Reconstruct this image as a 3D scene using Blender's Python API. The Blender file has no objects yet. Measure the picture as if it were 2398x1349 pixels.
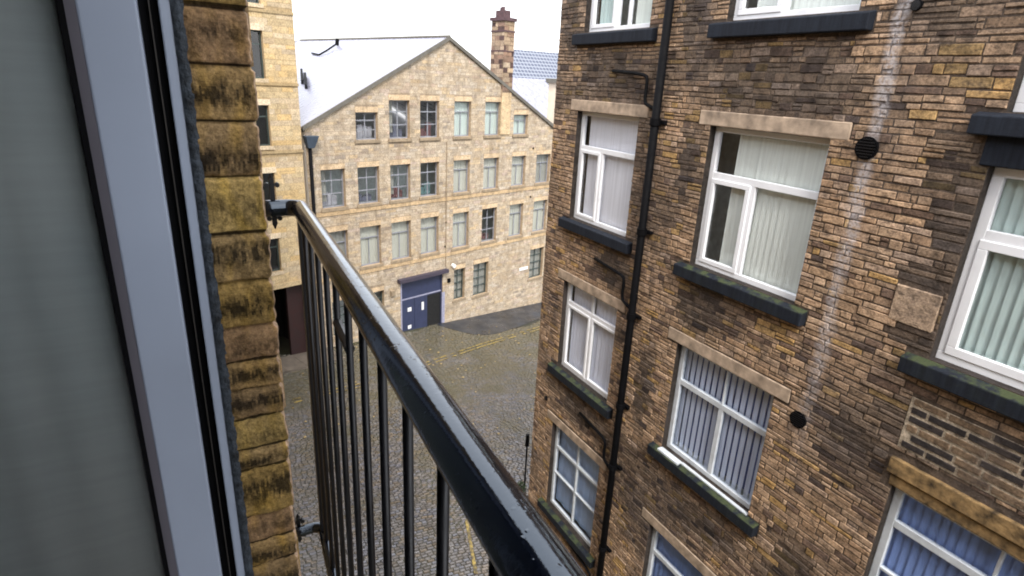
import bpy, bmesh, math, random
from mathutils import Vector, Matrix, noise as mnoise
R = math.radians
CZ = 14.0          # camera height above the scene datum
scene = bpy.context.scene
COL = scene.collection

# ------------------------------------------------------------------ helpers
def tag(o, label=None, cat=None, group=None, kind=None):
    if label: o['label'] = label
    if cat: o['category'] = cat
    if group: o['group'] = group
    if kind: o['kind'] = kind
    return o

def thing(name, loc, label, cat, group=None):
    o = bpy.data.objects.new(name, None)
    COL.objects.link(o); o.location = (loc[0], loc[1], loc[2] + CZ); o.empty_display_size = .2
    o['org'] = 0
    del o['org']
    ORG[o.name] = Vector(loc)
    return tag(o, label, cat, group)
ORG = {}

class Frame:
    """plane frame: a along the wall, z up, d outward"""
    def __init__(s, O, ang, outward_sign):
        s.O = Vector(O); s.u = Vector((math.cos(ang), math.sin(ang), 0))
        n = Vector((s.u.y, -s.u.x, 0)); s.n = n * outward_sign
        s.flip = outward_sign < 0
    def P(s, a, z, d=0):
        return s.O + s.u * a + Vector((0, 0, z)) + s.n * d

class MB:
    def __init__(s): s.v = []; s.f = []; s.c = []
    def quad(s, pts, col=None):
        i = len(s.v); s.v += [tuple(p) for p in pts]; s.f.append(tuple(range(i, i + len(pts)))); s.c.append(col)
    def hexa(s, p, col=None, skip=()):
        # p: 8 points, 0-3 bottom loop, 4-7 top loop
        i = len(s.v); s.v += [tuple(q) for q in p]
        F = [(0, 3, 2, 1), (4, 5, 6, 7), (0, 1, 5, 4), (1, 2, 6, 5), (2, 3, 7, 6), (3, 0, 4, 7)]
        for k, f in enumerate(F):
            if k in skip: continue
            s.f.append(tuple(i + j for j in f)); s.c.append(col)
    def box(s, F, a0, a1, z0, z1, d0, d1, col=None):
        P = F.P
        s.hexa([P(a0, z0, d0), P(a1, z0, d0), P(a1, z0, d1), P(a0, z0, d1),
                P(a0, z1, d0), P(a1, z1, d0), P(a1, z1, d1), P(a0, z1, d1)], col)
    def stone(s, F, a0, a1, z0, z1, d0, d1, b, col, rng=None, jit=.5):
        j = (lambda: 0) if rng is None else (lambda: rng.uniform(-b * jit * .5, b * jit))
        P = F.P
        i = len(s.v)
        s.v += [tuple(q) for q in (P(a0, z0, d0), P(a1, z0, d0), P(a1, z1, d0), P(a0, z1, d0),
                P(a0 + b + j(), z0 + b + j(), d1 + j() * .5), P(a1 - b + j(), z0 + b + j(), d1 + j() * .5),
                P(a1 - b + j(), z1 - b + j(), d1 + j() * .5), P(a0 + b + j(), z1 - b + j(), d1 + j() * .5))]
        fs = [(4, 5, 6, 7), (0, 1, 5, 4), (1, 2, 6, 5), (2, 3, 7, 6), (3, 0, 4, 7)]
        for f in fs:
            f = tuple(i + k for k in f)
            if F.flip: f = f[::-1]
            s.f.append(f); s.c.append(col)
    def tube(s, pts, r, n=12, col=None, cap=True, rs=None):
        pts = [Vector(p) for p in pts]
        rings = []
        up = Vector((0, 0, 1))
        prev = None
        for k, p in enumerate(pts):
            if k == 0: t = pts[1] - p
            elif k == len(pts) - 1: t = p - pts[k - 1]
            else: t = (pts[k + 1] - p).normalized() + (p - pts[k - 1]).normalized()
            t.normalize()
            if prev is None:
                x = t.orthogonal().normalized()
            else:
                x = (prev - t * prev.dot(t)).normalized()
            prev = x; y = t.cross(x)
            rr = rs[k] if rs else r
            i = len(s.v)
            for m in range(n):
                a = 2 * math.pi * m / n
                s.v.append(tuple(p + (x * math.cos(a) + y * math.sin(a)) * rr))
            rings.append(i)
        for k in range(len(rings) - 1):
            a, b = rings[k], rings[k + 1]
            for m in range(n):
                m2 = (m + 1) % n
                s.f.append((a + m, a + m2, b + m2, b + m)); s.c.append(col)
        if cap:
            s.f.append(tuple(rings[0] + m for m in range(n))[::-1]); s.c.append(col)
            s.f.append(tuple(rings[-1] + m for m in range(n))); s.c.append(col)
    def build(s, name, mat, parent=None, smooth=False, bevel=0, recalc=True, loc=None, shift=True):
        org = Vector((0, 0, 0))
        if parent is not None: org = ORG[parent.name]
        elif loc is not None: org = Vector(loc)
        me = bpy.data.meshes.new(name)
        ox, oy, oz = org
        me.from_pydata([(x - ox, y - oy, z - oz) for x, y, z in s.v], [], s.f)
        if any(c is not None for c in s.c):
            at = me.color_attributes.new('Col', 'FLOAT_COLOR', 'CORNER')
            buf = []
            for f, c in zip(s.f, s.c):
                c = c or (1, 1, 1)
                buf += [c[0], c[1], c[2], 1.0] * len(f)
            at.data.foreach_set('color', buf)
        if recalc:
            bm = bmesh.new(); bm.from_mesh(me); bmesh.ops.recalc_face_normals(bm, faces=bm.faces); bm.to_mesh(me); bm.free()
        if smooth:
            me.polygons.foreach_set('use_smooth', [True] * len(me.polygons))
        me.materials.append(mat)
        o = bpy.data.objects.new(name, me); COL.objects.link(o)
        if parent is not None:
            o.parent = parent
            ORG[o.name] = org
            o.location = (0, 0, 0)
        else:
            o.location = (ox, oy, oz + CZ); ORG[o.name] = org
        if bevel:
            m = o.modifiers.new('bevel', 'BEVEL'); m.width = bevel; m.segments = 2; m.limit_method = 'ANGLE'
        return o

# ------------------------------------------------------------------ materials
def new_mat(name):
    m = bpy.data.materials.new(name); m.use_nodes = True
    nt = m.node_tree; b = nt.nodes['Principled BSDF']
    return m, nt, b
def N(nt, t, **kw):
    n = nt.nodes.new(t)
    for k, v in kw.items(): setattr(n, k, v)
    return n
def pos(nt, scale=(1, 1, 1)):
    g = N(nt, 'ShaderNodeNewGeometry'); mp = N(nt, 'ShaderNodeMapping'); mp.inputs['Scale'].default_value = scale
    nt.links.new(g.outputs['Position'], mp.inputs['Vector']); return mp.outputs[0]
def noise(nt, scale, detail=4, rough=.55, vec=None):
    n = N(nt, 'ShaderNodeTexNoise'); n.inputs['Scale'].default_value = scale; n.inputs['Detail'].default_value = detail
    n.inputs['Roughness'].default_value = rough
    nt.links.new(vec if vec is not None else pos(nt), n.inputs['Vector']); return n.outputs[0]
def ramp(nt, fac, stops):
    r = N(nt, 'ShaderNodeValToRGB'); e = r.color_ramp.elements
    while len(e) < len(stops): e.new(.5)
    for k, (p, c) in enumerate(stops):
        e[k].position = p; e[k].color = (c, c, c, 1) if not isinstance(c, tuple) else (*c, 1)
    nt.links.new(fac, r.inputs[0]); return r.outputs[0]
def mix(nt, fac, a, b, mode='MIX'):
    m = N(nt, 'ShaderNodeMix', data_type='RGBA', blend_type=mode)
    for idx, v in ((0, fac), (6, a), (7, b)):
        if hasattr(v, 'links') or hasattr(v, 'is_output'): nt.links.new(v, m.inputs[idx])
        elif isinstance(v, (int, float)): m.inputs[idx].default_value = v if idx == 0 else (v, v, v, 1)
        else: m.inputs[idx].default_value = (*v, 1)
    return m.outputs[2]
def math_n(nt, op, a, b=None, clamp=False):
    m = N(nt, 'ShaderNodeMath', operation=op); m.use_clamp = clamp
    for i, v in enumerate((a, b)):
        if v is None: continue
        if isinstance(v, (int, float)): m.inputs[i].default_value = v
        else: nt.links.new(v, m.inputs[i])
    return m.outputs[0]
def bump(nt, bsdf, h, strength=.5, dist=.01):
    b = N(nt, 'ShaderNodeBump'); b.inputs['Strength'].default_value = strength; b.inputs['Distance'].default_value = dist
    nt.links.new(h, b.inputs['Height']); nt.links.new(b.outputs[0], bsdf.inputs['Normal'])

def simple(name, col, rough=.5, metallic=0, nscale=8, namt=.25, bstr=0, bscale=60, spec=.5, bdist=.002):
    m, nt, b = new_mat(name)
    n = noise(nt, nscale)
    f = ramp(nt, n, [(.3, 1 - namt), (.7, 1 + namt * .5)])
    c = mix(nt, 1.0, col, f, 'MULTIPLY')
    nt.links.new(c, b.inputs['Base Color'])
    rr = ramp(nt, n, [(.3, max(rough - .1, .03)), (.7, min(rough + .1, 1))])
    nt.links.new(rr, b.inputs['Roughness'])
    b.inputs['Metallic'].default_value = metallic
    b.inputs['Specular IOR Level'].default_value = spec
    if bstr: bump(nt, b, noise(nt, bscale, 3), bstr, bdist)
    return m

def stone_mat(name, nscale=14, contrast=.45, rough=.88, bstr=.9, bdist=.014, bscale=35, streak=False, big=None, vstain=None):
    m, nt, b = new_mat(name)
    at = N(nt, 'ShaderNodeAttribute', attribute_name='Col')
    c = at.outputs['Color']
    n1 = noise(nt, nscale, 6, .65)
    c = mix(nt, 1.0, c, ramp(nt, n1, [(.28, 1 - contrast), (.5, 1.0), (.75, 1 + contrast * .6)]), 'MULTIPLY')
    n2 = noise(nt, nscale * 5, 3, .6)
    c = mix(nt, .7, c, ramp(nt, n2, [(.3, .45), (.65, 1.35)]), 'MULTIPLY')
    if streak:
        n5 = noise(nt, 1.0, 6, .75, pos(nt, (9, 9, 24)))
        c = mix(nt, ramp(nt, n5, [(.52, 0.0), (.64, .72)]), c, (.06, .045, .038))
        n6 = noise(nt, 2.2, 3, .6)
        c = mix(nt, .5, c, mix(nt, n6, (.72, .66, .62), (1.25, 1.22, 1.15)), 'MULTIPLY')
    if big:
        n3 = noise(nt, big[0], 5, .6)
        c = mix(nt, ramp(nt, n3, [(big[1], 0.0), (big[1] + .16, big[2])]), c, big[3])
    if vstain:      # run-off marks, stretched vertically
        n4 = noise(nt, 1.0, 5, .6, pos(nt, (vstain[0], vstain[0], vstain[0] * .16)))
        c = mix(nt, ramp(nt, n4, [(vstain[1], 0.0), (vstain[1] + .15, vstain[2])]), c, vstain[3])
    if streak:
        g = N(nt, 'ShaderNodeNewGeometry'); sp = N(nt, 'ShaderNodeSeparateXYZ'); nt.links.new(g.outputs['Position'], sp.inputs[0])
        wob = math_n(nt, 'MULTIPLY', math_n(nt, 'SUBTRACT', noise(nt, 3.5, 4), .5), .22)
        d = math_n(nt, 'ABSOLUTE', math_n(nt, 'SUBTRACT', math_n(nt, 'ADD', sp.outputs[1], wob), 3.70))
        ms = math_n(nt, 'MULTIPLY', ramp(nt, d, [(.035, 1.0), (.105, 0.0)]), ramp(nt, noise(nt, 22, 4, .7), [(.36, .1), (.58, .85)]))
        zz = ramp(nt, math_n(nt, 'MULTIPLY', math_n(nt, 'SUBTRACT', sp.outputs[2], CZ - 6.0), .125), [(.18, 0.0), (.42, .75), (.9, 1.0)])
        ms = math_n(nt, 'MULTIPLY', math_n(nt, 'MULTIPLY', ms, zz), .8, True)
        c = mix(nt, ms, c, (.56, .53, .54))
    nt.links.new(c, b.inputs['Base Color'])
    b.inputs['Roughness'].default_value = rough
    b.inputs['Specular IOR Level'].default_value = .3
    h = math_n(nt, 'ADD', noise(nt, bscale, 5, .7), math_n(nt, 'MULTIPLY', n1, 1.5))
    bump(nt, b, h, bstr, bdist)
    return m

def glass_mat(name, tint=(.95, .98, 1), refl=1.0):
    m = bpy.data.materials.new(name); m.use_nodes = True; nt = m.node_tree
    nt.nodes.remove(nt.nodes['Principled BSDF'])
    out = nt.nodes['Material Output']
    fr = N(nt, 'ShaderNodeFresnel'); fr.inputs['IOR'].default_value = 1.55
    t = N(nt, 'ShaderNodeBsdfTransparent'); t.inputs[0].default_value = (*tint, 1)
    g = N(nt, 'ShaderNodeBsdfGlossy'); g.inputs['Roughness'].default_value = .03
    bp = N(nt, 'ShaderNodeBump'); bp.inputs['Strength'].default_value = .08; bp.inputs['Distance'].default_value = .02
    nt.links.new(noise(nt, 1.6, 2), bp.inputs['Height']); nt.links.new(bp.outputs[0], g.inputs['Normal'])
    mx = N(nt, 'ShaderNodeMixShader')
    gb = N(nt, 'ShaderNodeNewGeometry')      # reflect on the outer face only
    ff = math_n(nt, 'MULTIPLY', fr.outputs[0], math_n(nt, 'SUBTRACT', 1.0, gb.outputs['Backfacing']))
    nt.links.new(math_n(nt, 'MULTIPLY', ff, 1.7 * refl, True), mx.inputs[0])
    nt.links.new(t.outputs[0], mx.inputs[1]); nt.links.new(g.outputs[0], mx.inputs[2]); nt.links.new(mx.outputs[0], out.inputs[0])
    return m

def sill_mat(name, moss):
    m, nt, b = new_mat(name)
    n = noise(nt, 6, 5, .65)
    nv = noise(nt, 1, 4, .6, pos(nt, (26, 26, 2)))
    c = mix(nt, ramp(nt, nv, [(.35, 0.0), (.7, .8)]), (.008, .010, .016), (.018, .024, .036))
    if moss:
        gn = N(nt, 'ShaderNodeNewGeometry'); sn = N(nt, 'ShaderNodeSeparateXYZ'); nt.links.new(gn.outputs['Normal'], sn.inputs[0])
        upf = ramp(nt, sn.outputs[2], [(.15, .06), (.75, .9)])
        c = mix(nt, math_n(nt, 'MULTIPLY', upf, ramp(nt, n, [(.62 - moss * .3, 0.0), (.72 - moss * .25, .95)])), c, mix(nt, noise(nt, 40), (.028, .042, .014), (.085, .10, .045)))
    nt.links.new(c, b.inputs['Base Color']); b.inputs['Roughness'].default_value = .75; b.inputs['Specular IOR Level'].default_value = .25
    bump(nt, b, noise(nt, 45, 5, .7), .5, .008)
    return m

M = {}
M['stone_dark'] = stone_mat('weathered_gritstone', 9, .62, streak=True, big=(.75, .56, .60, (.070, .058, .056)), vstain=(1.7, .56, .6, (.075, .060, .055)))
M['stone_far'] = stone_mat('cleaned_sandstone', 3.5, .38, bstr=.4, bdist=.02, big=(.35, .56, .30, (.30, .20, .10)), vstain=(2.2, .53, .5, (.22, .16, .10)))
M['stone_left'] = stone_mat('yellow_sandstone', 4, .25, bstr=.4, bdist=.02, big=(.4, .55, .3, (.42, .27, .10)))
M['stone_jamb'] = stone_mat('rockfaced_jamb', 28, .55, bstr=.8, bdist=.006, bscale=110)
M['lintel'] = simple('lintel_stone', (.44, .335, .245), .85, nscale=6, namt=.5, bstr=.5, bscale=50, bdist=.006)
M['lintel_warm'] = simple('lintel_yellow_stone', (.26, .165, .07), .85, nscale=9, namt=.85, bstr=.7, bscale=40, bdist=.01)
M['sill'] = sill_mat('painted_stone_sill', 0)
M['sill_moss'] = sill_mat('mossy_stone_sill', .62)
M['sill_far'] = simple('far_sill', (.30, .23, .15), .85, nscale=6, namt=.35)
M['pvc'] = simple('white_window_frame', (.86, .87, .90), .35, nscale=3, namt=.06)
M['pvc_dull'] = simple('aged_white_frame', (.62, .66, .70), .45, nscale=6, namt=.15)
M['far_frame'] = simple('grey_sash_paint', (.24, .25, .28), .5, nscale=5, namt=.15)
M['far_frame_dark'] = simple('green_black_sash_paint', (.05, .07, .065), .5, nscale=5, namt=.15)
M['glass'] = glass_mat('window_glass', (.985, .99, 1))
M['glass_blue'] = glass_mat('cool_window_glass', (.93, .96, 1.0), 1.2)
M['black'] = simple('black_iron', (.004, .004, .006), .42, nscale=20, namt=.3, bstr=.10, bscale=120)
M['pipe'] = simple('black_pipe_paint', (.003, .003, .004), .7, nscale=9, namt=.4, spec=.12)
M['dark'] = simple('unlit_interior', (.66, .72, .70), .9)
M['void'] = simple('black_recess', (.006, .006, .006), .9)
M['door_blue'] = simple('navy_door_paint', (.030, .038, .085), .45, nscale=4, namt=.2)
M['white_sign'] = simple('white_notice', (.80, .80, .80), .5, namt=.05)
M['render_white'] = simple('white_render', (.80, .80, .80), .8, nscale=2, namt=.08)
M['roof'] = simple('pale_wet_slate', (.29, .29, .36), .30, nscale=2, namt=.22, bstr=.3, bscale=7, bdist=.02)
M['coping'] = simple('verge_coping', (.13, .12, .10), .8, nscale=4, namt=.3)
M['chimney_dark'] = simple('sooty_cap', (.09, .05, .055), .85, nscale=6, namt=.4)
M['redbrown'] = simple('red_brown_paint', (.028, .008, .007), .7, nscale=3, namt=.4)
M['interior_wall'] = simple('room_plaster', (.30, .29, .28), .9, nscale=2, namt=.08)

def blind_mat(name, col, warm=0):
    m, nt, b = new_mat(name)
    n = noise(nt, 1, 3, .6, pos(nt, (30, 30, .6)))
    nt.links.new(mix(nt, ramp(nt, n, [(.3, 0.0), (.7, 1.0)]), tuple(c * .82 for c in col), col), b.inputs['Base Color'])
    b.inputs['Roughness'].default_value = .8
    b.inputs['Subsurface Weight'].default_value = 0
    return m
M['blind_cream'] = blind_mat('cream_green_blind', (.88, .93, .86))
M['blind_white'] = blind_mat('white_blind', (.90, .91, .96))
M['blind_teal'] = blind_mat('pale_teal_blind', (.62, .76, .72))
M['blind_blue'] = blind_mat('blue_white_blind', (.84, .88, 1.0))
M['blind_deepblue'] = blind_mat('deep_blue_blind', (.34, .46, .80))
M['blind_navy'] = blind_mat('navy_blue_cloth', (.12, .20, .50))
M['blind_pale_blue'] = blind_mat('pale_blue_net', (.55, .68, .90))
M['blind_far'] = blind_mat('far_cream_blind', (.50, .50, .42))
M['blind_far2'] = blind_mat('far_grey_blind', (.30, .30, .26))
M['blind_far3'] = blind_mat('far_mint_blind', (.54, .62, .56))

# ------------------------------------------------------------------ wall builders
def sheet(mb, F, A, Z, openings, col, depth, rev_col=None, clip=None):
    """wall face with real openings and reveals"""
    As = sorted(set([A[0], A[1]] + [x for o in openings for x in o[:2] if A[0] < x < A[1]]))
    Zs = sorted(set([Z[0], Z[1]] + [x for o in openings for x in o[2:4] if Z[0] < x < Z[1]]))
    for i in range(len(As) - 1):
        for j in range(len(Zs) - 1):
            ca, cz = (As[i] + As[i + 1]) / 2, (Zs[j] + Zs[j + 1]) / 2
            if any(o[0] < ca < o[1] and o[2] < cz < o[3] for o in openings): continue
            q = [F.P(As[i], Zs[j]), F.P(As[i + 1], Zs[j]), F.P(As[i + 1], Zs[j + 1]), F.P(As[i], Zs[j + 1])]
            mb.quad(q if not F.flip else q[::-1], col)
    rc = rev_col or col
    for o in openings:
        a0, a1, z0, z1 = o[:4]
        for (p, q) in (((a0, z0), (a0, z1)), ((a0, z1), (a1, z1)), ((a1, z1), (a1, z0)), ((a1, z0), (a0, z0))):
            qd = [F.P(p[0], p[1], 0), F.P(q[0], q[1], 0), F.P(q[0], q[1], -depth), F.P(p[0], p[1], -depth)]
            mb.quad(qd if not F.flip else qd[::-1], rc)

def courses(mb, F, A, Z, excl, hr, lr, pal, rng, proud=(.006, .022), gap=.006, bev=.007, limit=None, stain=None, warp=0, lscale=None):
    z = Z[0]
    while z < Z[1]:
        h = rng.uniform(*hr)
        z1 = min(z + h, Z[1])
        if z1 - z < hr[0] * .6: break
        lo, hi = A
        if limit: lo, hi = limit((z + z1) / 2)
        blocked = sorted((e[0], e[1]) for e in excl if e[2] < z1 - h * .35 and e[3] > z + h * .35)
        runs = []; cur = lo
        for b0, b1 in blocked:
            if b0 > cur: runs.append((cur, min(b0, hi)))
            cur = max(cur, b1)
        if cur < hi: runs.append((cur, hi))
        for r0, r1 in runs:
            a = r0
            while a < r1 - .02:
                l = rng.uniform(*lr) * (1 if rng.random() > .25 else .5) * (lscale(a) if lscale else 1)
                a1 = a + l
                if r1 - a1 < lr[0] * .5: a1 = r1
                a1 = min(a1, r1)
                if a1 - a < 2.6 * gap: break
                c = pal(rng)
                if stain:
                    k = stain((a + a1) / 2, (z + z1) / 2, rng)
                    c = (c[0] * k, c[1] * k ** .93, c[2] * k ** .80)
                parts = [(z, z1)]
                if h > (hr[0] + hr[1]) * .55 and rng.random() < .3:
                    zm = z + h * rng.uniform(.4, .6); parts = [(z, zm), (zm, z1)]
                kc = rng.uniform(.93, 1.07); c = tuple(x * kc for x in c)
                for zz0, zz1 in parts:
                    kk = rng.uniform(.93, 1.07); cc = tuple(x * kk for x in c)
                    if warp:
                        w0 = warp * mnoise.noise(Vector((a * 2.1, z * .9, 4.4))) + rng.uniform(-.003, .003)
                    else: w0 = 0
                    mb.stone(F, a + gap / 2, a1 - gap / 2, zz0 + gap / 2 + w0, zz1 - gap / 2 + w0, -.004, rng.uniform(*proud), bev, cc, rng, .95 if warp else .5)
                a = a1
        z = z1

def pal_fn(entries, SP=.22):
    tot = sum(e[0] for e in entries)
    def f(rng):
        r = rng.uniform(0, tot)
        for w, c in entries:
            r -= w
            if r <= 0: break
        k = rng.uniform(1 - SP, 1 + SP)
        w_ = rng.uniform(-.025, .025); return (min(c[0] * k * (1 + w_), .75), min(c[1] * k, .75), min(c[2] * k * (1 - w_ * 1.6), .75))
    return f

# ------------------------------------------------------------------ windows
def bars(F, a0, a1, z0, z1, d, fw, depth, trans=(), mull=(), inner=()):
    mb = MB()
    mb.box(F, a0, a1, z0, z0 + fw, d - depth, d)
    mb.box(F, a0, a1, z1 - fw, z1, d - depth, d)
    mb.box(F, a0, a0 + fw, z0 + fw, z1 - fw, d - depth, d)
    mb.box(F, a1 - fw, a1, z0 + fw, z1 - fw, d - depth, d)
    for t, w in trans: mb.box(F, a0 + fw, a1 - fw, t - w / 2, t + w / 2, d - depth * .95, d - .003)
    for m, w, q0, q1 in mull: mb.box(F, m - w / 2, m + w / 2, q0, q1, d - depth * .9, d - .006)
    for (b0, b1, q0, q1, w) in inner:      # opening casement inside the frame, set 12 mm proud
        dd = d + .012
        mb.box(F, b0, b1, q0, q0 + w, dd - .05, dd); mb.box(F, b0, b1, q1 - w, q1, dd - .05, dd)
        mb.box(F, b0, b0 + w, q0 + w, q1 - w, dd - .05, dd); mb.box(F, b1 - w, b1, q0 + w, q1 - w, dd - .05, dd)
    return mb

def vertical_blind(F, a0, a1, z0, z1, d, mat, parent, pitch=.089, wid=.082, ang=25, cover=None, name='vertical_blind'):
    mb = MB(); s, e = cover or (a0, a1)
    a = s
    ca, sa = math.cos(R(ang)) * wid / 2, math.sin(R(ang)) * wid / 2
    rng = random.Random(int(a0 * 100 + z0 * 7))
    while a < e:
        j = rng.uniform(-.004, .004)
        P = F.P
        mb.hexa([P(a - ca + j, z0, d - sa), P(a + ca + j, z0, d + sa), P(a + ca + j, z0, d + sa - .002), P(a - ca + j, z0, d - sa - .002),
                 P(a - ca, z1, d - sa), P(a + ca, z1, d + sa), P(a + ca, z1, d + sa - .002), P(a - ca, z1, d - sa - .002)])
        a += pitch
    return mb.build(name, mat, parent)

def roller(F, a0, a1, z0, z1, d, mat, parent, folds=0, name='blind'):
    mb = MB()
    if folds:
        n = folds * 2
        for i in range(n):
            x0 = a0 + (a1 - a0) * i / n; x1 = a0 + (a1 - a0) * (i + 1) / n
            y0 = .012 * (-1) ** i; y1 = -y0
            mb.hexa([F.P(x0, z0, d + y0), F.P(x1, z0, d + y1), F.P(x1, z0, d + y1 - .003), F.P(x0, z0, d + y0 - .003),
                     F.P(x0, z1, d + y0), F.P(x1, z1, d + y1), F.P(x1, z1, d + y1 - .003), F.P(x0, z1, d + y0 - .003)])
    else:
        mb.box(F, a0, a1, z0, z1, d - .004, d)
    return mb.build(name, mat, parent)

def pane(F, a0, a1, z0, z1, d, parent, mat='glass'):
    mb = MB(); mb.box(F, a0, a1, z0, z1, d - .006, d)
    return mb.build('pane', M[mat], parent)

# ================================================================== FACING STONE WAREHOUSE (right)
W = 6.2
FW = Frame((W, 0, 0), R(90), -1)       # a = world Y, outward = -X
assert FW.n.x < 0
fb = thing('stone_warehouse', (W + 4, 4, -12.9), 'tall soot-stained rubble stone building with white framed windows filling the right side', 'building')
COLS = {'A': (7.38, 9.06), 'B': (4.16, 5.90), 'C': (.95, 2.62)}
OP = {}
for c in 'AB':
    a = COLS[c]
    OP[c + '1'] = (*a, .86, 2.75); OP[c + '2'] = (*a, -2.36, -.42); OP[c + '3'] = (*a, -5.46, -3.60)
OP['A4'] = (*COLS['A'], -8.90, -6.80); OP['B4'] = (*COLS['B'], -9.0, -6.98)
OP['C1'] = (*COLS['C'], -.04, 1.85); OP['C2'] = (*COLS['C'], -2.38, -.50); OP['C3'] = (.75, 2.60, -5.75, -3.86); OP['C4'] = (*COLS['C'], -9.0, -7.0)
OP['A5'] = (*COLS['A'], -12.2, -10.2); OP['B5'] = (*COLS['B'], -12.2, -10.2)
openings = [OP[k] for k in OP]
rng = random.Random(11)
pal_r = pal_fn([(5, (.385, .265, .172)), (4, (.340, .230, .150)), (3, (.430, .300, .200)), (1.3, (.44, .285, .125)), (1.4, (.18, .120, .088)), (1.4, (.45, .325, .235)), (.5, (.11, .08, .068))], .13)
SOOT = [(5.0, .0, 1.15, .55), (8.2, .15, .9, .5), (5.55, -2.95, .62, .55), (3.1, 1.6, .8, 1.2), (2.75, -.75, .28, .6), (2.8, -1.9, .25, .9), (2.3, -3.1, .9, .35), (7.6, -3.0, .5, .4),
        (8.2, -6.1, .8, .35), (5.0, -6.2, .9, .4), (3.0, -3.6, .5, .3), (6.45, 1.2, .35, .9), (6.5, -4.6, .25, .8), (3.3, -6.2, .6, 1.0), (9.5, 1.2, .3, 1.0), (6.2, -1.0, .22, .6)]
def stain_r(a, z, rng):
    """soot kept by the stone: run-off under sills, beside frames, and loose patches"""
    s = 0
    wob = .35 * mnoise.noise(Vector((a * 1.9, z * 1.4, 2.2))) + .25 * mnoise.noise(Vector((a * 6, z * 2.0, 6.2)))
    for (ca, cz, ra, rz) in SOOT:
        d = math.sqrt(((a - ca) / ra) ** 2 + ((z - cz) / rz) ** 2)
        s = max(s, min(1, max(0, (1.25 - d + wob) * 1.5)))
    m = mnoise.fractal(Vector((a * .5, z * .8, 8.3)), 1.0, 2.0, 3)
    s = max(s, min(.75, max(0, (m - .12) * 2.2)))
    k = (1 - s * rng.uniform(.60, .82)) * 1.06
    return k
mb = MB()
mortar = (.105, .080, .062)
sheet(mb, FW, (-6, 9.84), (-13.6, 4.0), openings, mortar, .10, (.030, .025, .022))
excl = []
for key, o in OP.items():
    lt = {'C3': .36, 'C2': .34}.get(key, .20)
    ex = {'C3': .12, 'C2': .10}.get(key, .22)
    excl += [o, (o[0] - ex, o[1] + ex, o[3], o[3] + lt), (o[0] - .2, o[1] + .22, o[2] - .2, o[2])]
BLK = (2.66, 3.09, -2.12, -1.74); PATCH = (1.0, 2.66, -3.40, -2.82)
excl += [BLK, PATCH]
courses(mb, FW, (-1.0, 9.84), (-12.9, 3.3), excl, (.050, .108), (.09, .32), pal_r, rng, (.002, .015), .010, .007, stain=stain_r, warp=.022, lscale=lambda a: 1.35 if a < 3.6 else 1.0)
# pale squared replacement stone, lone long light stones
mb.stone(FW, BLK[0], BLK[1], BLK[2], BLK[3], -.004, .022, .008, (.42, .31, .22), rng)
# repointed patch: raised pale mortar with dark stones
mb.box(FW, PATCH[0], PATCH[1], PATCH[2], PATCH[3], 0, .010, (.46, .39, .30))
z = PATCH[2] + .02; k = 0
while z < PATCH[3] - .05:
    a = PATCH[0] + .02 - (k % 2) * .1
    while a < PATCH[1] - .05:
        l = rng.uniform(.22, .42); a1 = min(a + l, PATCH[1] - .03)
        dk = rng.random()
        if a1 - a > .05: mb.stone(FW, max(a, PATCH[0] + .01), a1, z, z + .068, .008, .018, .006, (.035, .03, .03) if dk < .80 else (.20, .14, .09), rng)
        a = a1 + .022
    z += .098; k += 1
# body closed behind the face
for q in ([(-6, -13.6), (-6, 4.0)], [(9.84, 4.0), (9.84, -13.6)]):
    (a, z0), (_, z1) = q
    mb.quad([FW.P(a, z0, 0), FW.P(a, z0, -9), FW.P(a, z1, -9), FW.P(a, z1, 0)], (.22, .15, .10))
mb.quad([FW.P(-6, -13.6, -9), FW.P(9.84, -13.6, -9), FW.P(9.84, 4, -9), FW.P(-6, 4, -9)], (.2, .14, .1))
mb.quad([FW.P(-6, 4, 0), FW.P(9.84, 4, 0), FW.P(9.84, 4, -9), FW.P(-6, 4, -9)], (.1, .1, .1))
mb.build('wall', M['stone_dark'], fb, recalc=False)
mb = MB(); mb.box(FW, -5.9, 9.7, -13.5, 3.9, -.9, -.8)
for z in (-12.9, -9.6, -6.2, -3.05, 0.3, 3.2): mb.box(FW, -5.9, 9.7, z - .12, z, -.799, -.4)
mb.build('interior', M['dark'], fb)

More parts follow.
